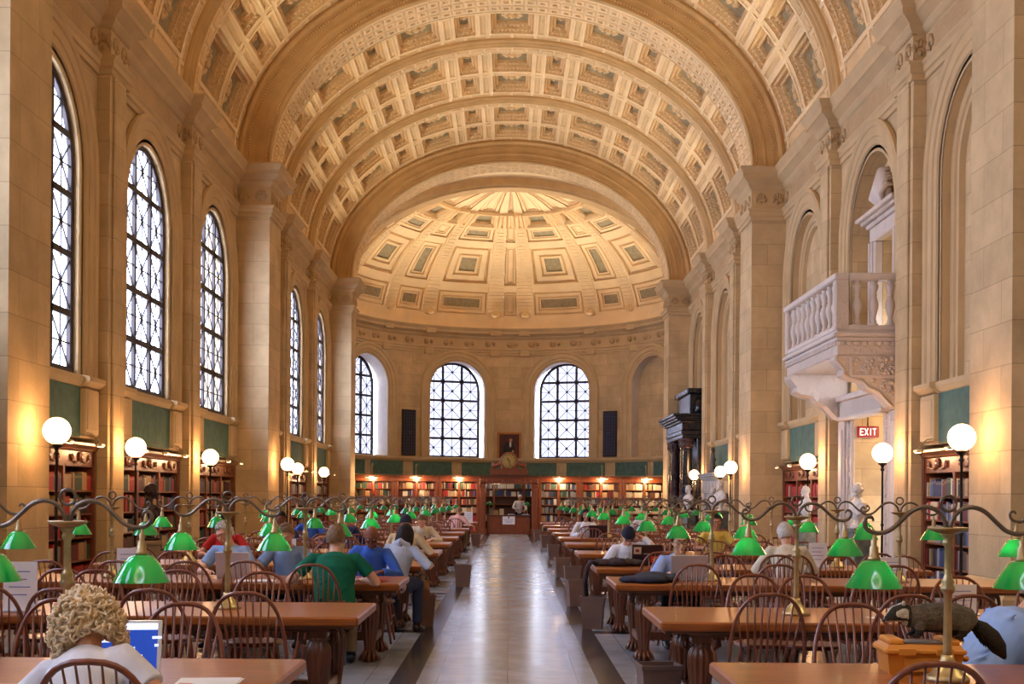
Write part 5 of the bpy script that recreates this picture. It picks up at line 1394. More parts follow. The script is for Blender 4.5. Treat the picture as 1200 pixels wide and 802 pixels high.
# the jacket lies flat, clipped at the table top by its own lower half being trimmed
def trim_bottom(o,z):
    for v in o.data.vertices:
        if v.co.z<z: v.co.z=z+.0
jk=cloth_heap([(1.22,12.25,TZ+.025),(1.4,12.2,TZ+.03),(1.58,12.3,TZ+.03),(1.45,12.38,TZ+.05)],[(.13,.16,.04),(.18,.2,.05),(.12,.15,.045),(.2,.14,.05)],'navy jacket folded flat on the third balcony-side table','folded_jacket',NAVY,16,seed=4); trim_bottom(jk,TZ+.001)
jk=cloth_heap([(1.15,15.1,TZ+.03),(1.35,15.05,TZ+.04),(1.55,15.1,TZ+.035)],[(.12,.15,.05),(.17,.16,.06),(.12,.14,.05)],'dark brown coat spilling over the corner of the fourth balcony-side table','draped_coat',DK,14,seed=5); trim_bottom(jk,TZ+.001)
slv=MB(); slv.tube([(1.08,15.05,TZ+.035),(1.0,15.02,TZ+.05),(.955,15.0,TZ-.02),(.93,15.0,TZ-.2),(.95,15.02,TZ-.36)],[(.07,.03),(.07,.03),(.065,.03),(.06,.03),(.05,.03)],DK,10,ref=(0,1,0)); slv.build('sleeve',jk)
# red folder, brown bag
m=MB(); RF=mat('red_folder',(206,40,52),.5); m.bbox((-.16,-.12,0),(.16,.12,.006),RF,.002); m.M=Matrix.Translation((0,.0,.006))@Matrix.Rotation(R(-7),4,'Y'); m.bbox((-.16,-.12,0),(.16,.12,.008),RF,.002)
o=m.build('document_folder'); o.location=(-1.36,12.1,TZ); o.rotation_euler.z=-.25; tag(o,'red document folder beside the reader in the green shirt','folder')
LB=mat('brown_leather',(122,78,44),.5,0,.2,8)
b=cloth_heap([(-1.02,14.62,.50),(-1.02,14.63,.44)],[(.10,.08,.11),(.11,.085,.10)],'rounded brown leather bag hanging by the chair of the hooded reader','shoulder_bag',LB,6,'bag',seed=3)
m=MB(); m.tube([(-1.10,14.63,.55),(-1.08,14.63,.64),(-1.02,14.63,.69),(-.96,14.63,.64),(-.94,14.63,.55)],.012,LB,6); m.build('strap',b)

# ------------------------------------------------------------------ yellow box with the stuffed badger
YEL=mat('ochre_plastic',(206,132,48),.45,0,.08,5); 
bx=thing('storage_box','ochre plastic lidded box under the stuffed badger','box',(2.0,6.02,TZ),R(-4)); bx.scale=(.8,.8,.8)
def taper(mb,w0,d0,z0,w1,d1,z1,m_,c=.0):
    vs=[(-w0,-d0,z0),(w0,-d0,z0),(w0,d0,z0),(-w0,d0,z0),(-w1,-d1,z1),(w1,-d1,z1),(w1,d1,z1),(-w1,d1,z1)]
    mb.add(vs,[(3,2,1,0),(4,5,6,7),(0,1,5,4),(1,2,6,5),(2,3,7,6),(3,0,4,7)],m_)
m=MB(); taper(m,.205,.14,0,.222,.155,.135,YEL); m.bbox((-.12,-.158,.02),(.12,-.148,.10),YEL,.004); m.build('tub',bx)
m=MB(); m.bbox((-.24,-.17,.125),(.24,.17,.155),YEL,.008); taper(m,.225,.155,.155,.21,.14,.18,YEL)
for s in(-1,1): m.bbox((s*.21,-.14,.175),(s*.12,.14,.212),YEL,.012); m.bbox((s*.06,-.176,.12),(s*.16,-.168,.16),YEL,.004)
m.build('lid',bx)
m=MB(); m.bbox((-.115,-.10,.18),(.115,.06,.194),mat('grey_tray',(92,88,96),.5),.004); m.build('tray',bx)
m=MB(); m.tube([(.225,-.05,.10),(.27,-.05,.09),(.275,0,.08),(.27,.05,.09),(.225,.05,.10)],.016,YEL,8); m.build('handle',bx)
FUR=mat('grizzled_fur',(92,80,70),.95,0,.35,30,.8,120); FURD=mat('dark_fur',(40,32,28),.95,0,.3,30,.8,120); FURL=mat('pale_fur',(186,176,166),.95,0,.25,30,.8,120)
def badger():
    z0=TZ+.1705; X0,Y0=2.075,6.0; BS=.80
    mb=MB(); P=lambda x,y,z:V((X0+x*BS,Y0+y*BS,z0+z*BS*1.05))
    _t=mb.tube; _b=mb.ball
    sc=lambda r: tuple(a*BS for a in r) if isinstance(r,tuple) else r*BS
    mb.tube=lambda path,rad,*a,**k: _t(path,[sc(r) for r in rad],*a,**k)
    mb.ball=lambda c,r,*a,**k: _b(c,sc(r),*a,**k)
    # trunk from rump (+x) to shoulders (-x), head beyond
    mb.tube([P(.24,0,.085),P(.2,0,.10),P(.1,0,.115),P(0,0,.115),P(-.09,0,.115),P(-.15,0,.12),P(-.19,-.004,.125)],[(.03,.035),(.075,.075),(.095,.095),(.095,.092),(.085,.085),(.068,.07),(.055,.058)],FUR,16,ref=(0,1,0))
    for (x,y) in((-.11,-.05),(-.10,.05),(.15,-.055),(.16,.055)):
        mb.tube([P(x,y,.09),P(x-.005,y*1.15,.045),P(x-.01,y*1.2,.014)],[.036,.028,.022],FUR,10); mb.ball(P(x-.03,y*1.2,.013),(.03,.022,.013),FUR,8,5)
    mb.tube([P(-.17,-.005,.13),P(-.215,-.01,.145),P(-.255,-.015,.135),P(-.295,-.02,.11),P(-.318,-.022,.098)],[.06,.06,.05,.03,.016],FUR,14)
    for s in(-1,1): mb.ball(P(-.215,-.01+s*.045,.20),(.014,.02,.018),FUR,8,6)
    me=remesh(mb,.005,FUR,2)
    me.materials.append(FURD);me.materials.append(FURL)
    for p in me.polygons:
        c=(V(p.center)-V((X0,Y0,z0)))/BS
        if c.x<-.185:
            yy=abs(c.y+.01); 
            if .018<yy<.05 and c.z>.105: p.material_index=1
            else: p.material_index=2
        elif c.z<.05 or (-.2<c.x<-.165): p.material_index=1
    o=link('stuffed_badger',me); tag(o,'stuffed badger with a striped face on top of the ochre box','stuffed animal')
    m=MB(); m.ball(P(-.322,-.022,.098),(.008,.009,.007),IRON,8,6); 
    for s in(-1,1): m.ball(P(-.27,-.015+s*.036,.15),.005,IRON,8,6)
    m.build('nose_and_eyes',o)
    t=MB(); t.tube([P(.22,0,.08),P(.28,.0,.05),P(.34,.01,.0),P(.39,.02,-.06),P(.43,.025,-.12)],[.028,.04,.046,.04,.01],FURD,12)
    rr=random.Random(9)
    for k in range(120):
        u=rr.random();c=P(.22,0,.08).lerp(P(.42,.02,-.1),u)+V((0,0,.0)); a=rr.uniform(0,6.28);r=.034*math.sin(math.pi*min(1,u+.2))
        d=V((.35,math.cos(a)*.5,math.sin(a)*.5-.5)).normalized(); q=c+V((0,math.cos(a)*r,math.sin(a)*r)); t.tube([q,q+d*.03],[.005,.001],FURD,4)
    t.build('tail',o)
badger()
# ------------------------------------------------------------------ people
def skin(name,c): return mat('skin_'+name,c,.55,0,.06,20,spec=.4)
SK_L=skin('light',(222,170,140)); SK_M=skin('medium',(190,132,98)); SK_D=skin('brown',(130,80,56)); SK_A=skin('warm',(214,164,126))
EYEW=mat('eye_white',(230,226,220),.3); EYED=mat('eye_dark',(36,26,22),.3); LIP=mat('lip',(168,96,86),.5)
def cloth(name,c,rough=.85): return mat('cloth_'+name,c,rough,0,.14,9,.35,16,(1,1,.45),.25)
JEANS=cloth('jeans',(54,64,92)); CHINO=cloth('chino',(120,104,84)); BLACKC=cloth('black',(34,32,36)); SHOE=mat('shoe_black',(34,30,30),.4)
def rotm(yaw,pitch,roll): return (Matrix.Rotation(yaw,3,'Z')@Matrix.Rotation(-pitch,3,'X')@Matrix.Rotation(roll,3,'Y'))
def ik(a,b,l1,l2,pole):
    d=b-a; L=min(d.length,l1+l2-.005); u=d.normalized(); b2=a+u*L
    x=(l1*l1-l2*l2+L*L)/(2*L); h=math.sqrt(max(0,l1*l1-x*x)); pv=(pole-u*pole.dot(u)); pv=pv.normalized() if pv.length>1e-5 else V((0,0,-1))
    return a+u*x+pv*h,b2
def hand_parts(palm_mb,fing_mb,wrist,direc,up,side,m,curl=.5):
    """side: +1 thumb on the +cross side"""
    d=direc.normalized(); n=(up-d*up.dot(d)).normalized(); s=d.cross(n)*side     # thumb side
    palm_mb.tube([wrist-d*.01,wrist+d*.03,wrist+d*.07,wrist+d*.095],[(.026,.020),(.036,.017),(.041,.015),(.038,.012)],m,12,ref=s)
    for k,(o,l) in enumerate(((.028,.072),(.0095,.08),(-.0095,.074),(-.028,.058))):
        b=wrist+d*.085+s*o; p=[b]; ang=0
        for q,fr in enumerate((.42,.33,.25)):
            ang+=curl*(.35+.25*q); p.append(p[-1]+(d*math.cos(ang)-n*math.sin(ang)+s*o*.6).normalized()*l*fr)
        fing_mb.tube(p,[.0092,.0088,.008,.0055],m,8)
    b=wrist+d*.03+s*.03; t=[b,b+(d*.5+s*.8-n*.2).normalized()*.034,b+(d*.5+s*.8-n*.2).normalized()*.034+(d*.85+s*.35-n*.35).normalized()*.03]
    t.append(t[-1]+(d-n*.4).normalized()*.02); fing_mb.tube(t,[.012,.0105,.0095,.006],m,8)
HAIRS={}
def hair_mb(c,F,kind,m,seed):
    X,Y,Z=F; P=lambda x,y,z: c+X*x+Y*y+Z*z; mb=MB(); rr=random.Random(seed)
    if kind=='curly':
        for k in range(1150):
            a=rr.uniform(0,2*math.pi);b=rr.uniform(-.75,1.5); R0=1.0+.34*max(0,.3-math.sin(b))*1.0
            x=math.cos(b)*math.cos(a)*.125*R0;y=math.cos(b)*math.sin(a)*.135*R0;z=.145*math.sin(b)*(1.0 if b>0 else 1.55)
            if y>.045 and z<.07 and abs(x)<.09: continue
            q=rr.uniform(.82,1.06); r=rr.uniform(.007,.013)
            ax=V((rr.uniform(-1,1),rr.uniform(-1,1),rr.uniform(-1,1))).normalized();bx=ax.orthogonal().normalized();o=V((x*q,y*q-.012,z*q+.01))
            pts=[o+ax*(.015*math.cos(t))+bx*(.015*math.sin(t))+ax.cross(bx)*(t*.006-.012) for t in[0,.9,1.8,2.7,3.6,4.5]]
            mb.tube([P(*p) for p in pts],[r*.35,r*.5,r*.55,r*.55,r*.5,r*.3],m,5)
        for k in range(70):
            a=rr.uniform(0,2*math.pi);b=rr.uniform(-.6,1.5);x=math.cos(b)*math.cos(a)*.1;y=math.cos(b)*math.sin(a)*.112;z=.128*math.sin(b)
            if y>.045 and z<.07:continue
            mb.ball(P(x,y-.012,z+.006),.035,m,7,5)
        return mb
    top={'short':1.0,'medium':1.0,'long':1.0,'cap':1.0,'veil':1.0}[kind]
    n=26;h=14;th=.013 if kind!='long' else .02
    for layer in range(2):
        vs=[];fs=[]
        for i in range(h+1):
            b=math.pi/2-(math.pi/2+(.55 if kind!='cap' else .12))*i/h
            for j in range(n):
                a=2*math.pi*j/n; x=math.cos(b)*math.cos(a);y=math.cos(b)*math.sin(a);z=math.sin(b)
                front=max(0,y); lim=.02+.85*front if kind!='cap' else .15
                zz=max(z,min(1,lim)) if y>-.1 else max(z,-.5 if kind=='short' else -.75)
                e=1 if zz==z else math.sqrt(max(0,1-zz*zz))/max(1e-4,math.cos(b)) if math.cos(b)>1e-4 else 1
                k=(th if layer==0 else -.006); nz=1+.05*math.sin(a*9+layer)*math.sin(i*.9)*(kind!='cap')
                vs.append(P(x*e*(.079+k*nz),y*e*(.099+k*nz)-.004,zz*(.120+k*nz)))
        for i in range(h):
            for j in range(n): q=(i*n+j,(i+1)*n+j,(i+1)*n+(j+1)%n,i*n+(j+1)%n); fs.append(q if layer==0 else q[::-1])
        mb.add(vs,fs,m,True)
    if kind in('short','medium'):
        for k in range(120):
            a=rr.uniform(0,6.28);b=rr.uniform(.0,1.5);x,y,z=math.cos(b)*math.cos(a),math.cos(b)*math.sin(a),math.sin(b)
            if y>.2 and z<.65: continue
            o=P(x*.086,y*.107,z*.13); d=(X*rr.uniform(-1,1)+Y*rr.uniform(-1,1)+(o-c)*3).normalized(); mb.tube([o,o+d*.012,o+d*.02-Z*.008],[.007,.006,.002],m,5)
    if kind=='long':
        for k in range(46):
            a=R(180+180*k/45); x,y=math.cos(a)*.085,math.sin(a)*.10; l=rr.uniform(.16,.24)
            mb.tube([P(x*.8,y*.8-.0,.06),P(x,y,0),P(x*1.08,y*1.05-.01,-l*.5),P(x*1.0,y*1.0-.015,-l)],[.018,.022,.02,.006],m,6)
    if kind=='cap':
        mb.tube([P(-.06,.075,.035),P(-.03,.13,.02),P(.03,.13,.02),P(.06,.075,.035)],[(.012,.006)]*4,m,8)
        mb.ball(P(0,0,.135),.012,m,8,5)
    return mb
def person(label,x,y,yaw,skinm,shirtm,trousm=None,hairm=None,hair='short',lean=14,hy=0,hp=20,hr=0,seat=.49,lh=None,rh=None,sleeve='short',glasses=False,seed=1,twist=0,build_=1.0,standing=False,collar=False,voxel=.009,side=0,hood=False,folds=12,curl=.5,poleL=None,poleR=None):
    """facing local +y; lean: the torso forward from upright in degrees; hy/hp/hr: head yaw, pitch (down positive), roll; lh, rh: hand targets in local coordinates"""
    W=Matrix.Translation((x,y,0))@Matrix.Rotation(yaw,4,'Z'); L=R(lean); S=R(side)
    trousm=trousm or JEANS
    if standing: pel=V((0,0,.93)); 
    else: pel=V((0,0,seat+.09))
    up=V((math.sin(S),math.sin(L)*math.cos(S),math.cos(L)*math.cos(S))).normalized(); fw=(V((0,1,0))-up*up.y).normalized(); rt=fw.cross(up)
    tw=Matrix.Rotation(R(twist),3,up); fw2=tw@fw; rt2=tw@rt
    sp=[pel-up*.03,pel+up*.08,pel+up*.2,pel+up*.34+fw*-.012,pel+up*.44,pel+up*.50]
    neck=pel+up*.52+fw*.0; b=build_
    F3=rotm(R(hy),R(hp),R(hr)); hx,hyv,hz=F3@V((1,0,0)),F3@V((0,1,0)),F3@V((0,0,1))
    nb=pel+up*.50; hc=nb+(up*.5+hz*.5).normalized()*.05+hz*.10+hyv*.022
    sh={q:pel+up*.435+rt2*(q*.165*b) for q in(-1,1)}
    hip={q:pel+V((q*.09,0.0,-.02)) for q in(-1,1)}
    tg={-1:lh,1:rh}; el={};wr={}
    for q in(-1,1):
        t=tg[q]
        if t is None: t=(q*.22,.12,pel.z+.02) if not standing else (q*.24,.08,.86)
        pole={-1:poleL,1:poleR}[q] or (q*.75,-.35,-.6)
        el[q],wr[q]=ik(sh[q],V(t),.285,.25,V(pole).normalized())
    kn={};an={}
    for q in(-1,1):
        if standing: kn[q]=hip[q]+V((q*.01,.02,-.42)); an[q]=hip[q]+V((q*.015,-.01,-.83))
        else: kn[q]=hip[q]+V((q*.06,.42,.02)); an[q]=V((kn[q].x+q*.0,kn[q].y-.04,.09))
    # continuous body
    mb=MB(); m=skinm
    mb.tube(sp,[(.145*b,.10*b),(.145*b,.10*b),(.13*b,.10*b),(.155*b,.105*b),(.13*b,.085*b),(.06,.055)],m,20,ref=rt2)
    mb.tube([pel+up*.44,nb,hc-hz*.06],[.06,.052,.052],m,12)
    head_shape(mb,hc,(hx,hyv,hz),m)
    fing=MB()
    for q in(-1,1):
        mb.tube([pel+up*.42+rt2*(q*.08),sh[q],sh[q].lerp(el[q],.3),el[q].lerp(sh[q],.15),el[q],el[q].lerp(wr[q],.25),el[q].lerp(wr[q],.75),wr[q]],[.06,.056,.05,.042,.040,.042,.031,.026],m,12)
        d=(wr[q]-el[q]).normalized(); hd=(d*.6+V((0,.4,-.12)) if not standing else d); hand_parts(mb,fing,wr[q],hd,V((0,0,1)) if abs(hd.normalized().z)<.9 else V((0,1,0)),-q,m,curl)
        mb.tube([hip[q]+V((0,-.02,.0)),hip[q].lerp(kn[q],.3),hip[q].lerp(kn[q],.8),kn[q],kn[q].lerp(an[q],.3),kn[q].lerp(an[q],.75),an[q]],[.088*b,.084*b,.064,.056,.055,.042,.036],m,12)
    me=remesh(mb,voxel,m,2)
    e=MB()
    for q in(-1,1):
        c=hc+hx*(q*.031)+hyv*.0845+hz*.012; e.ball(c,.0095,EYEW,8,6); e.ball(c+hyv*.006,.0055,EYED,8,5)
        e.tube([hc+hx*(q*.048)+hyv*.082+hz*.036,hc+hx*(q*.03)+hyv*.098+hz*.041,hc+hx*(q*.014)+hyv*.099+hz*.037],[.003,.005,.004],hairm or EYED,5)
    e.tube([hc+hx*-.022+hyv*.090-hz*.066,hc+hyv*.101-hz*.065,hc+hx*.022+hyv*.090-hz*.066],[.003,.0055,.003],LIP,6)
    fing.v+=[];off=len(fing.v)
    for p,mi in zip(e.f,e.mi): fing.f.append(tuple(off+k for k in p)); fing.mi.append(fing.mid(e.mats[mi])); fing.sm.append(True)
    fing.v+=e.v
    me=join_mesh(me,fing); me.name='person_body'
    o=link('person',me); o.matrix_world=W; tag(o,label,'person')
    # clothing
    c=MB(); k=.012
    c.tube([pel-up*.05]+sp[1:5]+[pel+up*.50],[(.155*b+k,.11*b+k),(.15*b+k,.105*b+k),(.14*b+k,.108*b+k),(.16*b+k,.112*b+k),(.135*b+k,.09*b+k),(.066+k*.5,.062+k*.5)],shirtm,20,ref=rt2)
    rr=random.Random(seed)
    for q in(-1,1):
        P=[pel+up*.42+rt2*(q*.07),sh[q],sh[q].lerp(el[q],.35),sh[q].lerp(el[q],.62)];r=[.068,.066,.064,.066]
        if sleeve=='long': P=[P[0],sh[q],sh[q].lerp(el[q],.4),el[q],el[q].lerp(wr[q],.5),el[q].lerp(wr[q],.93)];r=[.068,.066,.06,.055,.048,.042]
        c.tube(P,r,shirtm,12)
    for w in range(folds):
        a=rr.uniform(-1,1);u=rr.uniform(.05,.4);bk=-1 if rr.random()<.6 else 1
        p0=pel+up*u+rt2*(a*.12)+fw2*(bk*.098*b); c.tube([p0-rt2*.05-up*.03,p0+fw2*bk*.006,p0+rt2*.05*rr.choice((-1,1))+up*.05],[.007,.013,.007],shirtm,6)
    if hood: c.tube([pel+up*.47-rt2*.1-fw2*.03,pel+up*.49-fw2*.09,pel+up*.47+rt2*.1-fw2*.03],[.04,.055,.04],shirtm,10)
    sm_=link('shirt' if not hood else 'hooded_top',remesh(c,voxel,shirtm,3),o)
    if collar:
        q=MB(); q.tube([nb+up*-.01+rt2*.06*math.cos(t)+fw2*(.06*math.sin(t)+.005) for t in[2*math.pi*k/14 for k in range(14)]],.014,shirtm,6,closed=True); q.build('collar',sm_)
    c=MB()
    c.tube([pel+up*.06,pel-up*.0,pel-up*.06],[(.155*b,.113*b),(.165*b,.12*b),(.14*b,.11*b)],trousm,18,ref=rt)
    for q in(-1,1): c.tube([hip[q],hip[q].lerp(kn[q],.3),hip[q].lerp(kn[q],.85),kn[q],kn[q].lerp(an[q],.35),an[q]+V((0,0,.02))],[.098*b,.094*b,.074,.067,.062,.055],trousm,12)
    link('trousers',remesh(c,voxel*1.2,trousm,2),o)
    for q in(-1,1):
        s=MB(); a=an[q]; s.tube([a+V((0,-.05,-.045)),a+V((0,.02,-.035)),a+V((0,.1,-.055)),a+V((0,.18,-.066))],[(.034,.04),(.042,.05),(.044,.032),(.03,.02)],SHOE,12,ref=(1,0,0)); s.tube([a+V((0,0,.05)),a+V((0,0,-.02))],[.046,.046],SHOE,10); s.build('shoe',o)
    if hair and hairm:
        hm=hair_mb(hc,(hx,hyv,hz),hair,hairm,seed); 
        hm.build({'cap':'knit_cap','veil':'head_cover'}.get(hair,'hair'),o)
    if glasses:
        g=MB(); gm=mat('glasses_frame',(40,36,36),.3,.4)
        for q in(-1,1):
            cc=hc+hx*(q*.032)+hyv*.106+hz*.008; g.tube([cc+hx*(.025*math.cos(t))+hz*(.018*math.sin(t)) for t in[2*math.pi*k/14 for k in range(14)]],.0025,gm,5,closed=True)
            g.tube([cc+hx*q*.025,hc+hx*q*.08+hyv*.05+hz*.015,hc+hx*q*.082-hyv*.01+hz*.02],.0025,gm,5)
        g.tube([hc-hx*.008+hyv*.108+hz*.012,hc+hx*.008+hyv*.108+hz*.012],.0025,gm,5); g.build('glasses',o)
    return o
BROWNH=mat('hair_brown',(126,94,62),.55,0,.3,40); DARKH=mat('hair_dark',(38,29,27),.7,0,.3,40,spec=.2); BLONDE=mat('hair_curly_blond',(228,204,166),.55,0,.3,30); GREYH=mat('hair_grey',(196,188,178),.55,0,.25,40); CAPM=cloth('navy_cap',(40,40,56))
T=math.pi
white=cloth('white',(226,226,232)); green=cloth('green',(22,104,78)); ltblue=cloth('light_blue',(150,176,216)); blue=cloth('blue',(64,104,196)); greyh=cloth('grey_hoodie',(170,176,190)); beige=cloth('beige',(206,182,142)); red=cloth('red',(190,44,40)); navy=cloth('navy',(48,54,92)); paleblue=cloth('pale_blue',(150,172,222)); yellow=cloth('yellow',(220,196,96)); cream=cloth('cream',(224,214,192)); pink=cloth('pink',(224,176,170)); steel=cloth('steel_blue',(128,150,186))
person('person with curly blond hair and white T-shirt, seen from behind at the first table',-1.67,4.70,R(-4),SK_L,white,JEANS,BLONDE,'curly',lean=40,side=-6,seat=.48,hy=14,hp=40,hr=-12,lh=(-.22,.36,.80),rh=(.30,.42,.80),seed=3,twist=-8,voxel=.008)
person('person in a green T-shirt seen from behind, reading at the third window-side table',-1.60,11.38,R(6),SK_L,green,CHINO,BROWNH,'short',lean=14,hy=-4,hp=18,lh=(-.36,.36,.80),rh=(.26,.33,.80),build_=1.22,seed=4)
person('person with grey hair and light blue shirt behind a silver laptop',-2.95,13.32,T+R(-8),SK_L,ltblue,CHINO,GREYH,'medium',lean=16,hy=-12,hp=24,hr=8,lh=(-.14,.42,.80),rh=(.14,.42,.80),seed=5)
person('person in a printed light blue T-shirt, face hidden by a lamp shade',-2.36,13.38,T,SK_L,steel,JEANS,BROWNH,'short',lean=18,hp=32,lh=(-.24,.44,.79),rh=(.24,.44,.79),seed=6)
person('bald man in a blue shirt looking down at his reading',-1.50,13.55,T+R(-6),SK_D,blue,JEANS,None,None,lean=20,side=-5,hy=8,hp=34,lh=(-.2,.42,.79),rh=(.2,.42,.79),sleeve='long',seed=7,collar=True)
person('person with long dark hair in a grey hooded top, seen from behind',-1.33,14.22,R(-18),SK_L,greyh,JEANS,DARKH,'long',lean=26,side=4,hp=36,hy=10,lh=(-.1,.40,.80),rh=(.32,.34,.80),sleeve='long',hood=True,seed=8)
person('person in a beige jacket and dark cap, seen from behind',-1.50,17.6,R(-12),SK_M,beige,CHINO,CAPM,'cap',lean=14,hp=16,hy=18,lh=(-.15,.38,.80),rh=(.26,.36,.80),sleeve='long',seed=9,build_=1.12)
person('person in a red top sitting beside the window-wall bookcase',-3.80,16.75,T,SK_M,red,JEANS,DARKH,'short',lean=12,hp=20,lh=(-.2,.36,.8),rh=(.2,.36,.8),seed=10)
person('person in a navy shirt with dark hair facing us across the fifth window-side table',-3.68,20.15,T,SK_D,navy,JEANS,DARKH,'short',lean=12,hp=16,lh=(-.2,.36,.8),rh=(.2,.36,.8),seed=11)
person('person in a bright blue shirt half hidden by green lamps, sixth window-side table',-3.75,23.45,T,SK_M,blue,JEANS,DARKH,'short',lean=12,hp=22,lh=(-.2,.36,.8),rh=(.2,.36,.8),seed=12)
person('person in a dark cap and navy jacket seen from behind at the sixth window-side table',-2.82,21.2,0,SK_M,navy,JEANS,CAPM,'cap',lean=10,hp=10,lh=(-.2,.36,.8),rh=(.2,.36,.8),sleeve='long',seed=13)
person('person in a pale top bent over the sixth window-side table near the aisle',-1.62,23.3,T,SK_L,cream,JEANS,BROWNH,'short',lean=26,hp=40,lh=(-.2,.40,.79),rh=(.2,.40,.79),sleeve='long',seed=14)
person('person in a pink top at the tenth window-side table near the aisle',-1.5,34.9,R(-20),SK_L,pink,CHINO,BROWNH,'short',lean=20,hp=30,lh=(-.2,.38,.79),rh=(.25,.38,.79),sleeve='long',seed=15)
person('man in glasses and a pale blue shirt behind a silver laptop',1.80,13.5,T+R(4),SK_A,paleblue,BLACKC,DARKH,'short',lean=35,hp=6,hy=0,seat=.48,lh=(-.12,.45,.80),rh=(.12,.45,.80),glasses=True,seed=16,collar=True)
person('person in a white shirt resting the head on a hand behind the dark laptop',1.60,16.2,T+R(-6),SK_L,white,JEANS,CAPM,'cap',lean=32,side=5,hp=38,hy=10,lh=(-.16,.30,1.08),rh=(.18,.42,.80),sleeve='long',seed=17,poleL=(-.6,.4,-.9))
person('woman in white with dark hair behind the far maroon laptop',1.66,26.72,T,SK_M,white,JEANS,DARKH,'long',lean=12,hp=14,lh=(-.14,.40,.80),rh=(.14,.40,.80),sleeve='long',seed=18)
person('person in a yellow top facing us at the fifth balcony-side table',3.34,20.1,T,SK_M,yellow,JEANS,DARKH,'short',lean=12,hp=14,lh=(-.2,.36,.8),rh=(.2,.36,.8),seed=19)
person('broad-shouldered person in a cream shirt seen from behind, near the pale busts',3.17,13.95,R(4),SK_L,cream,CHINO,GREYH,'short',lean=14,hp=20,lh=(-.2,.38,.8),rh=(.2,.38,.8),build_=1.15,sleeve='long',seed=20)
person('small figure in a white shirt at the eighth balcony-side table',3.25,30.0,T,SK_L,white,JEANS,BROWNH,'short',lean=12,hp=16,lh=(-.2,.36,.8),rh=(.2,.36,.8),seed=21)
person('person in a light blue shirt leaning over the table beside the badger',2.56,6.8,R(-80),SK_L,ltblue,JEANS,BROWNH,'short',lean=38,hp=30,lh=(-.25,.55,.80),rh=(.28,.5,.80),build_=1.25,folds=60,seed=22)
person('librarian in white standing behind the service desk',.45,53.6,T+R(8),SK_M,white,BLACKC,white,'veil' if 0 else 'short',lean=10,hp=26,hr=-6,lh=(-.2,.34,1.0),rh=(.16,.36,1.05),sleeve='long',standing=True,seed=23)
# chairs for the readers
for (x,y,f,lab) in((-1.60,11.15,0,None),):
    pass
for (x,yb,f,lab,near) in((-2.97,13.62,-1,'bow-back wooden chair behind the grey-haired reader',True),(-2.36,13.68,-1,'bow-back wooden chair behind the reader hidden by a lamp shade',True),(-1.46,13.82,-1,'bow-back wooden chair behind the bald reader',True),
    (-3.8,17.1,-1,'bow-back wooden chair under the person in red',False),(-3.68,20.5,-1,'bow-back wooden chair under the person in the navy shirt',False),(-3.75,23.8,-1,'bow-back wooden chair under the person in bright blue',False),(-2.82,20.95,1,'bow-back wooden chair under the person in the dark cap, sixth row',False),
    (-1.62,23.65,-1,'bow-back wooden chair under the reader bent over the sixth table',False),(-1.5,34.6,1,'bow-back wooden chair under the person in pink',False),(1.82,13.85,-1,'bow-back wooden chair behind the man in glasses',True),(1.6,16.55,-1,'bow-back wooden chair behind the white-shirted reader',False),
    (1.66,27.1,-1,'bow-back wooden chair under the far woman in white',False),(3.34,20.45,-1,'bow-back wooden chair under the person in yellow',False),(3.17,13.7,1,'bow-back wooden chair under the cream-shirted person',True),(3.25,30.35,-1,'bow-back wooden chair under the small figure in white',False)):
    chair_back(x,yb,f,lab,near,.03)
put_chair(2.52,6.82,R(-80),'bow-back wooden chair turned sideways under the reader beside the badger',True)
RB=RESTBOOKS.build('shelf_books'); tag(RB,'all the other books filling the shelves of the hall','books',kind='stuff')

# ------------------------------------------------------------------ light
W=bpy.data.worlds.new('sky'); SC.world=W; W.use_nodes=True; nt=W.node_tree; nt.nodes.clear()
wo=nt.nodes.new('ShaderNodeOutputWorld'); bg=nt.nodes.new('ShaderNodeBackground'); tc=nt.nodes.new('ShaderNodeTexCoord'); sx=nt.nodes.new('ShaderNodeSeparateXYZ'); rp=nt.nodes.new('ShaderNodeValToRGB')
nt.links.new(tc.outputs['Generated'],sx.inputs[0]); nt.links.new(sx.outputs[2],rp.inputs[0]); nt.links.new(rp.outputs[0],bg.inputs[0]); nt.links.new(bg.outputs[0],wo.inputs[0])
rp.color_ramp.elements[0].color=(.78,.84,1,1); rp.color_ramp.elements[1].color=(.6,.74,1,1); rp.color_ramp.elements[0].position=.0
bg.inputs[1].default_value=SKY=15.0
def light(name,typ,loc,energy,col=(1,.8,.55),rot=(0,0,0),**kw):
    l=bpy.data.lights.new(name,typ); l.energy=energy; l.color=col
    for k,v in kw.items(): setattr(l,k,v)
    if typ=='POINT' and hasattr(l,'use_soft_falloff'): l.use_soft_falloff=False
    o=bpy.data.objects.new(name,l); COL.objects.link(o); o.location=loc; o.rotation_euler=rot; return o
def portal(M,w=3.0,h=5.0):
    l=bpy.data.lights.new('window_portal','AREA'); l.shape='RECTANGLE'; l.size=w; l.size_y=h; l.cycles.is_portal=True
    o=bpy.data.objects.new('window_portal',l); COL.objects.link(o); o.matrix_world=M@Matrix.Translation((0,.24,6.15))@Matrix.Rotation(R(-90),4,'X'); return o
for c in BAYC: portal(ML(c))
for a in WANG[:3]:
    portal(Matrix.Translation(V((math.sin(a),math.cos(a),0))*(RA+REV-.35)+V((0,YA,0)))@Matrix.Rotation(-a,4,'Z'))
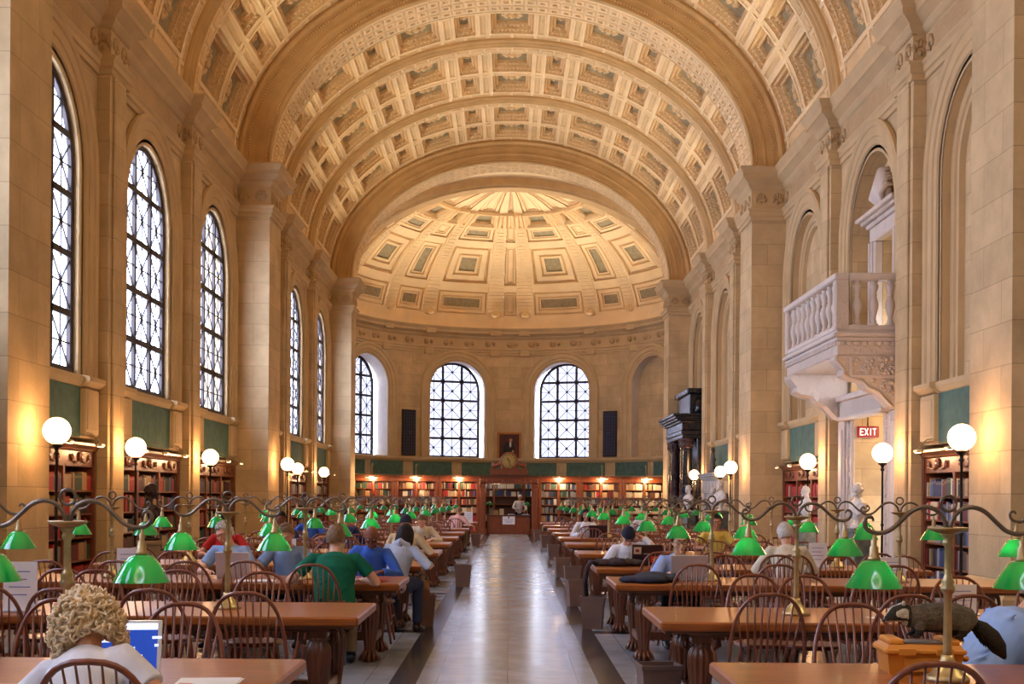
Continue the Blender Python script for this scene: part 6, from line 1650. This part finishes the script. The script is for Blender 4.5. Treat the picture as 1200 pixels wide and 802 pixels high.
# added fill strips above the cornice, brightening the vault and half dome
for s in(-1,1):
    for i,(a,b) in enumerate(BAYB):
        light('cornice_fill','AREA',(s*6.85,(a+b)/2,ZC+.1),42,(1,.86,.66),(0,R(180-s*42),0),spread=R(95),shape='RECTANGLE',size=.14,size_y=b-a-1.9)
for d in(-66,-33,0,33,66):
    a=R(d); light('apse_fill','AREA',((RA-.2)*math.sin(a),YA+(RA-.2)*math.cos(a),ZC+.06),70,(1,.85,.66),(R(-132),0,-a),spread=R(95),shape='RECTANGLE',size=3.6,size_y=.14)
# globes and table lamps
for (x,y) in GL: light('globe_light','POINT',(x,y,2.435),20,(1,.56,.26),shadow_soft_size=.19)
for s in(-1,1):
    for k,f in enumerate(TFAR[s]):
        if k>6: continue
        for xx in(2.06,3.98):
            for q in(-1,1): light('table_lamp_light','POINT',(s*xx+q*.345,f-TD/2,TZ+.47),1.1,(1,.78,.48),shadow_soft_size=.03)
for x in(-5.75,-3.9,-2.1,2.1,3.9,5.75): light('case_light','POINT',(x,YS-.32,2.28),40,(1,.66,.36),shadow_soft_size=.1)
light('passage_fill','POINT',(8.4,25.2,3.1),35,(1,.8,.55),shadow_soft_size=.1)  # added fill to brighten the doorway passage, no lamp built there
light('desk_light','POINT',(-.55,53.0,2.1),14,(1,.72,.45),shadow_soft_size=.2)
for (M,s) in((MR(BAYC[3]),1),(ML(BAYC[3]),1),(ML(BAYC[4]),1),(ML(BAYC[5]),1),(MR(BAYC[5]),1)):
    for x in(-.75,.75): light('bookcase_light','POINT',M@V((x,-.45,2.34)),6,(1,.68,.36),shadow_soft_size=.05)

# ------------------------------------------------------------------ camera
cd=bpy.data.cameras.new('camera'); co=bpy.data.objects.new('camera',cd); COL.objects.link(co); SC.camera=co
cd.sensor_width=36; cd.lens=36*1450/1200; cd.clip_start=.05; cd.clip_end=300
cd.shift_x=(600-596.3)/1200; cd.shift_y=(582-401)/1200
co.matrix_world=Matrix.Translation((0,0,1.6))@Matrix.Rotation(R(90),4,'X')@Matrix.Rotation(R(.42),4,'Z')
vs=SC.view_settings; SC.display_settings.display_device='sRGB'; vs.view_transform='Standard'; vs.look='None'; vs.gamma=1; vs.exposure=.34; vs.use_curve_mapping=False
cy=SC.cycles; cy.use_denoising=True; cy.max_bounces=7; cy.diffuse_bounces=5; cy.glossy_bounces=3; cy.transparent_max_bounces=8; cy.transmission_bounces=4; cy.caustics_reflective=False; cy.caustics_refractive=False; cy.sample_clamp_indirect=6; cy.use_light_tree=True
try: cy.denoiser='OPENIMAGEDENOISE'; cy.denoising_input_passes='RGB_ALBEDO_NORMAL'
except Exception as e: print(e)
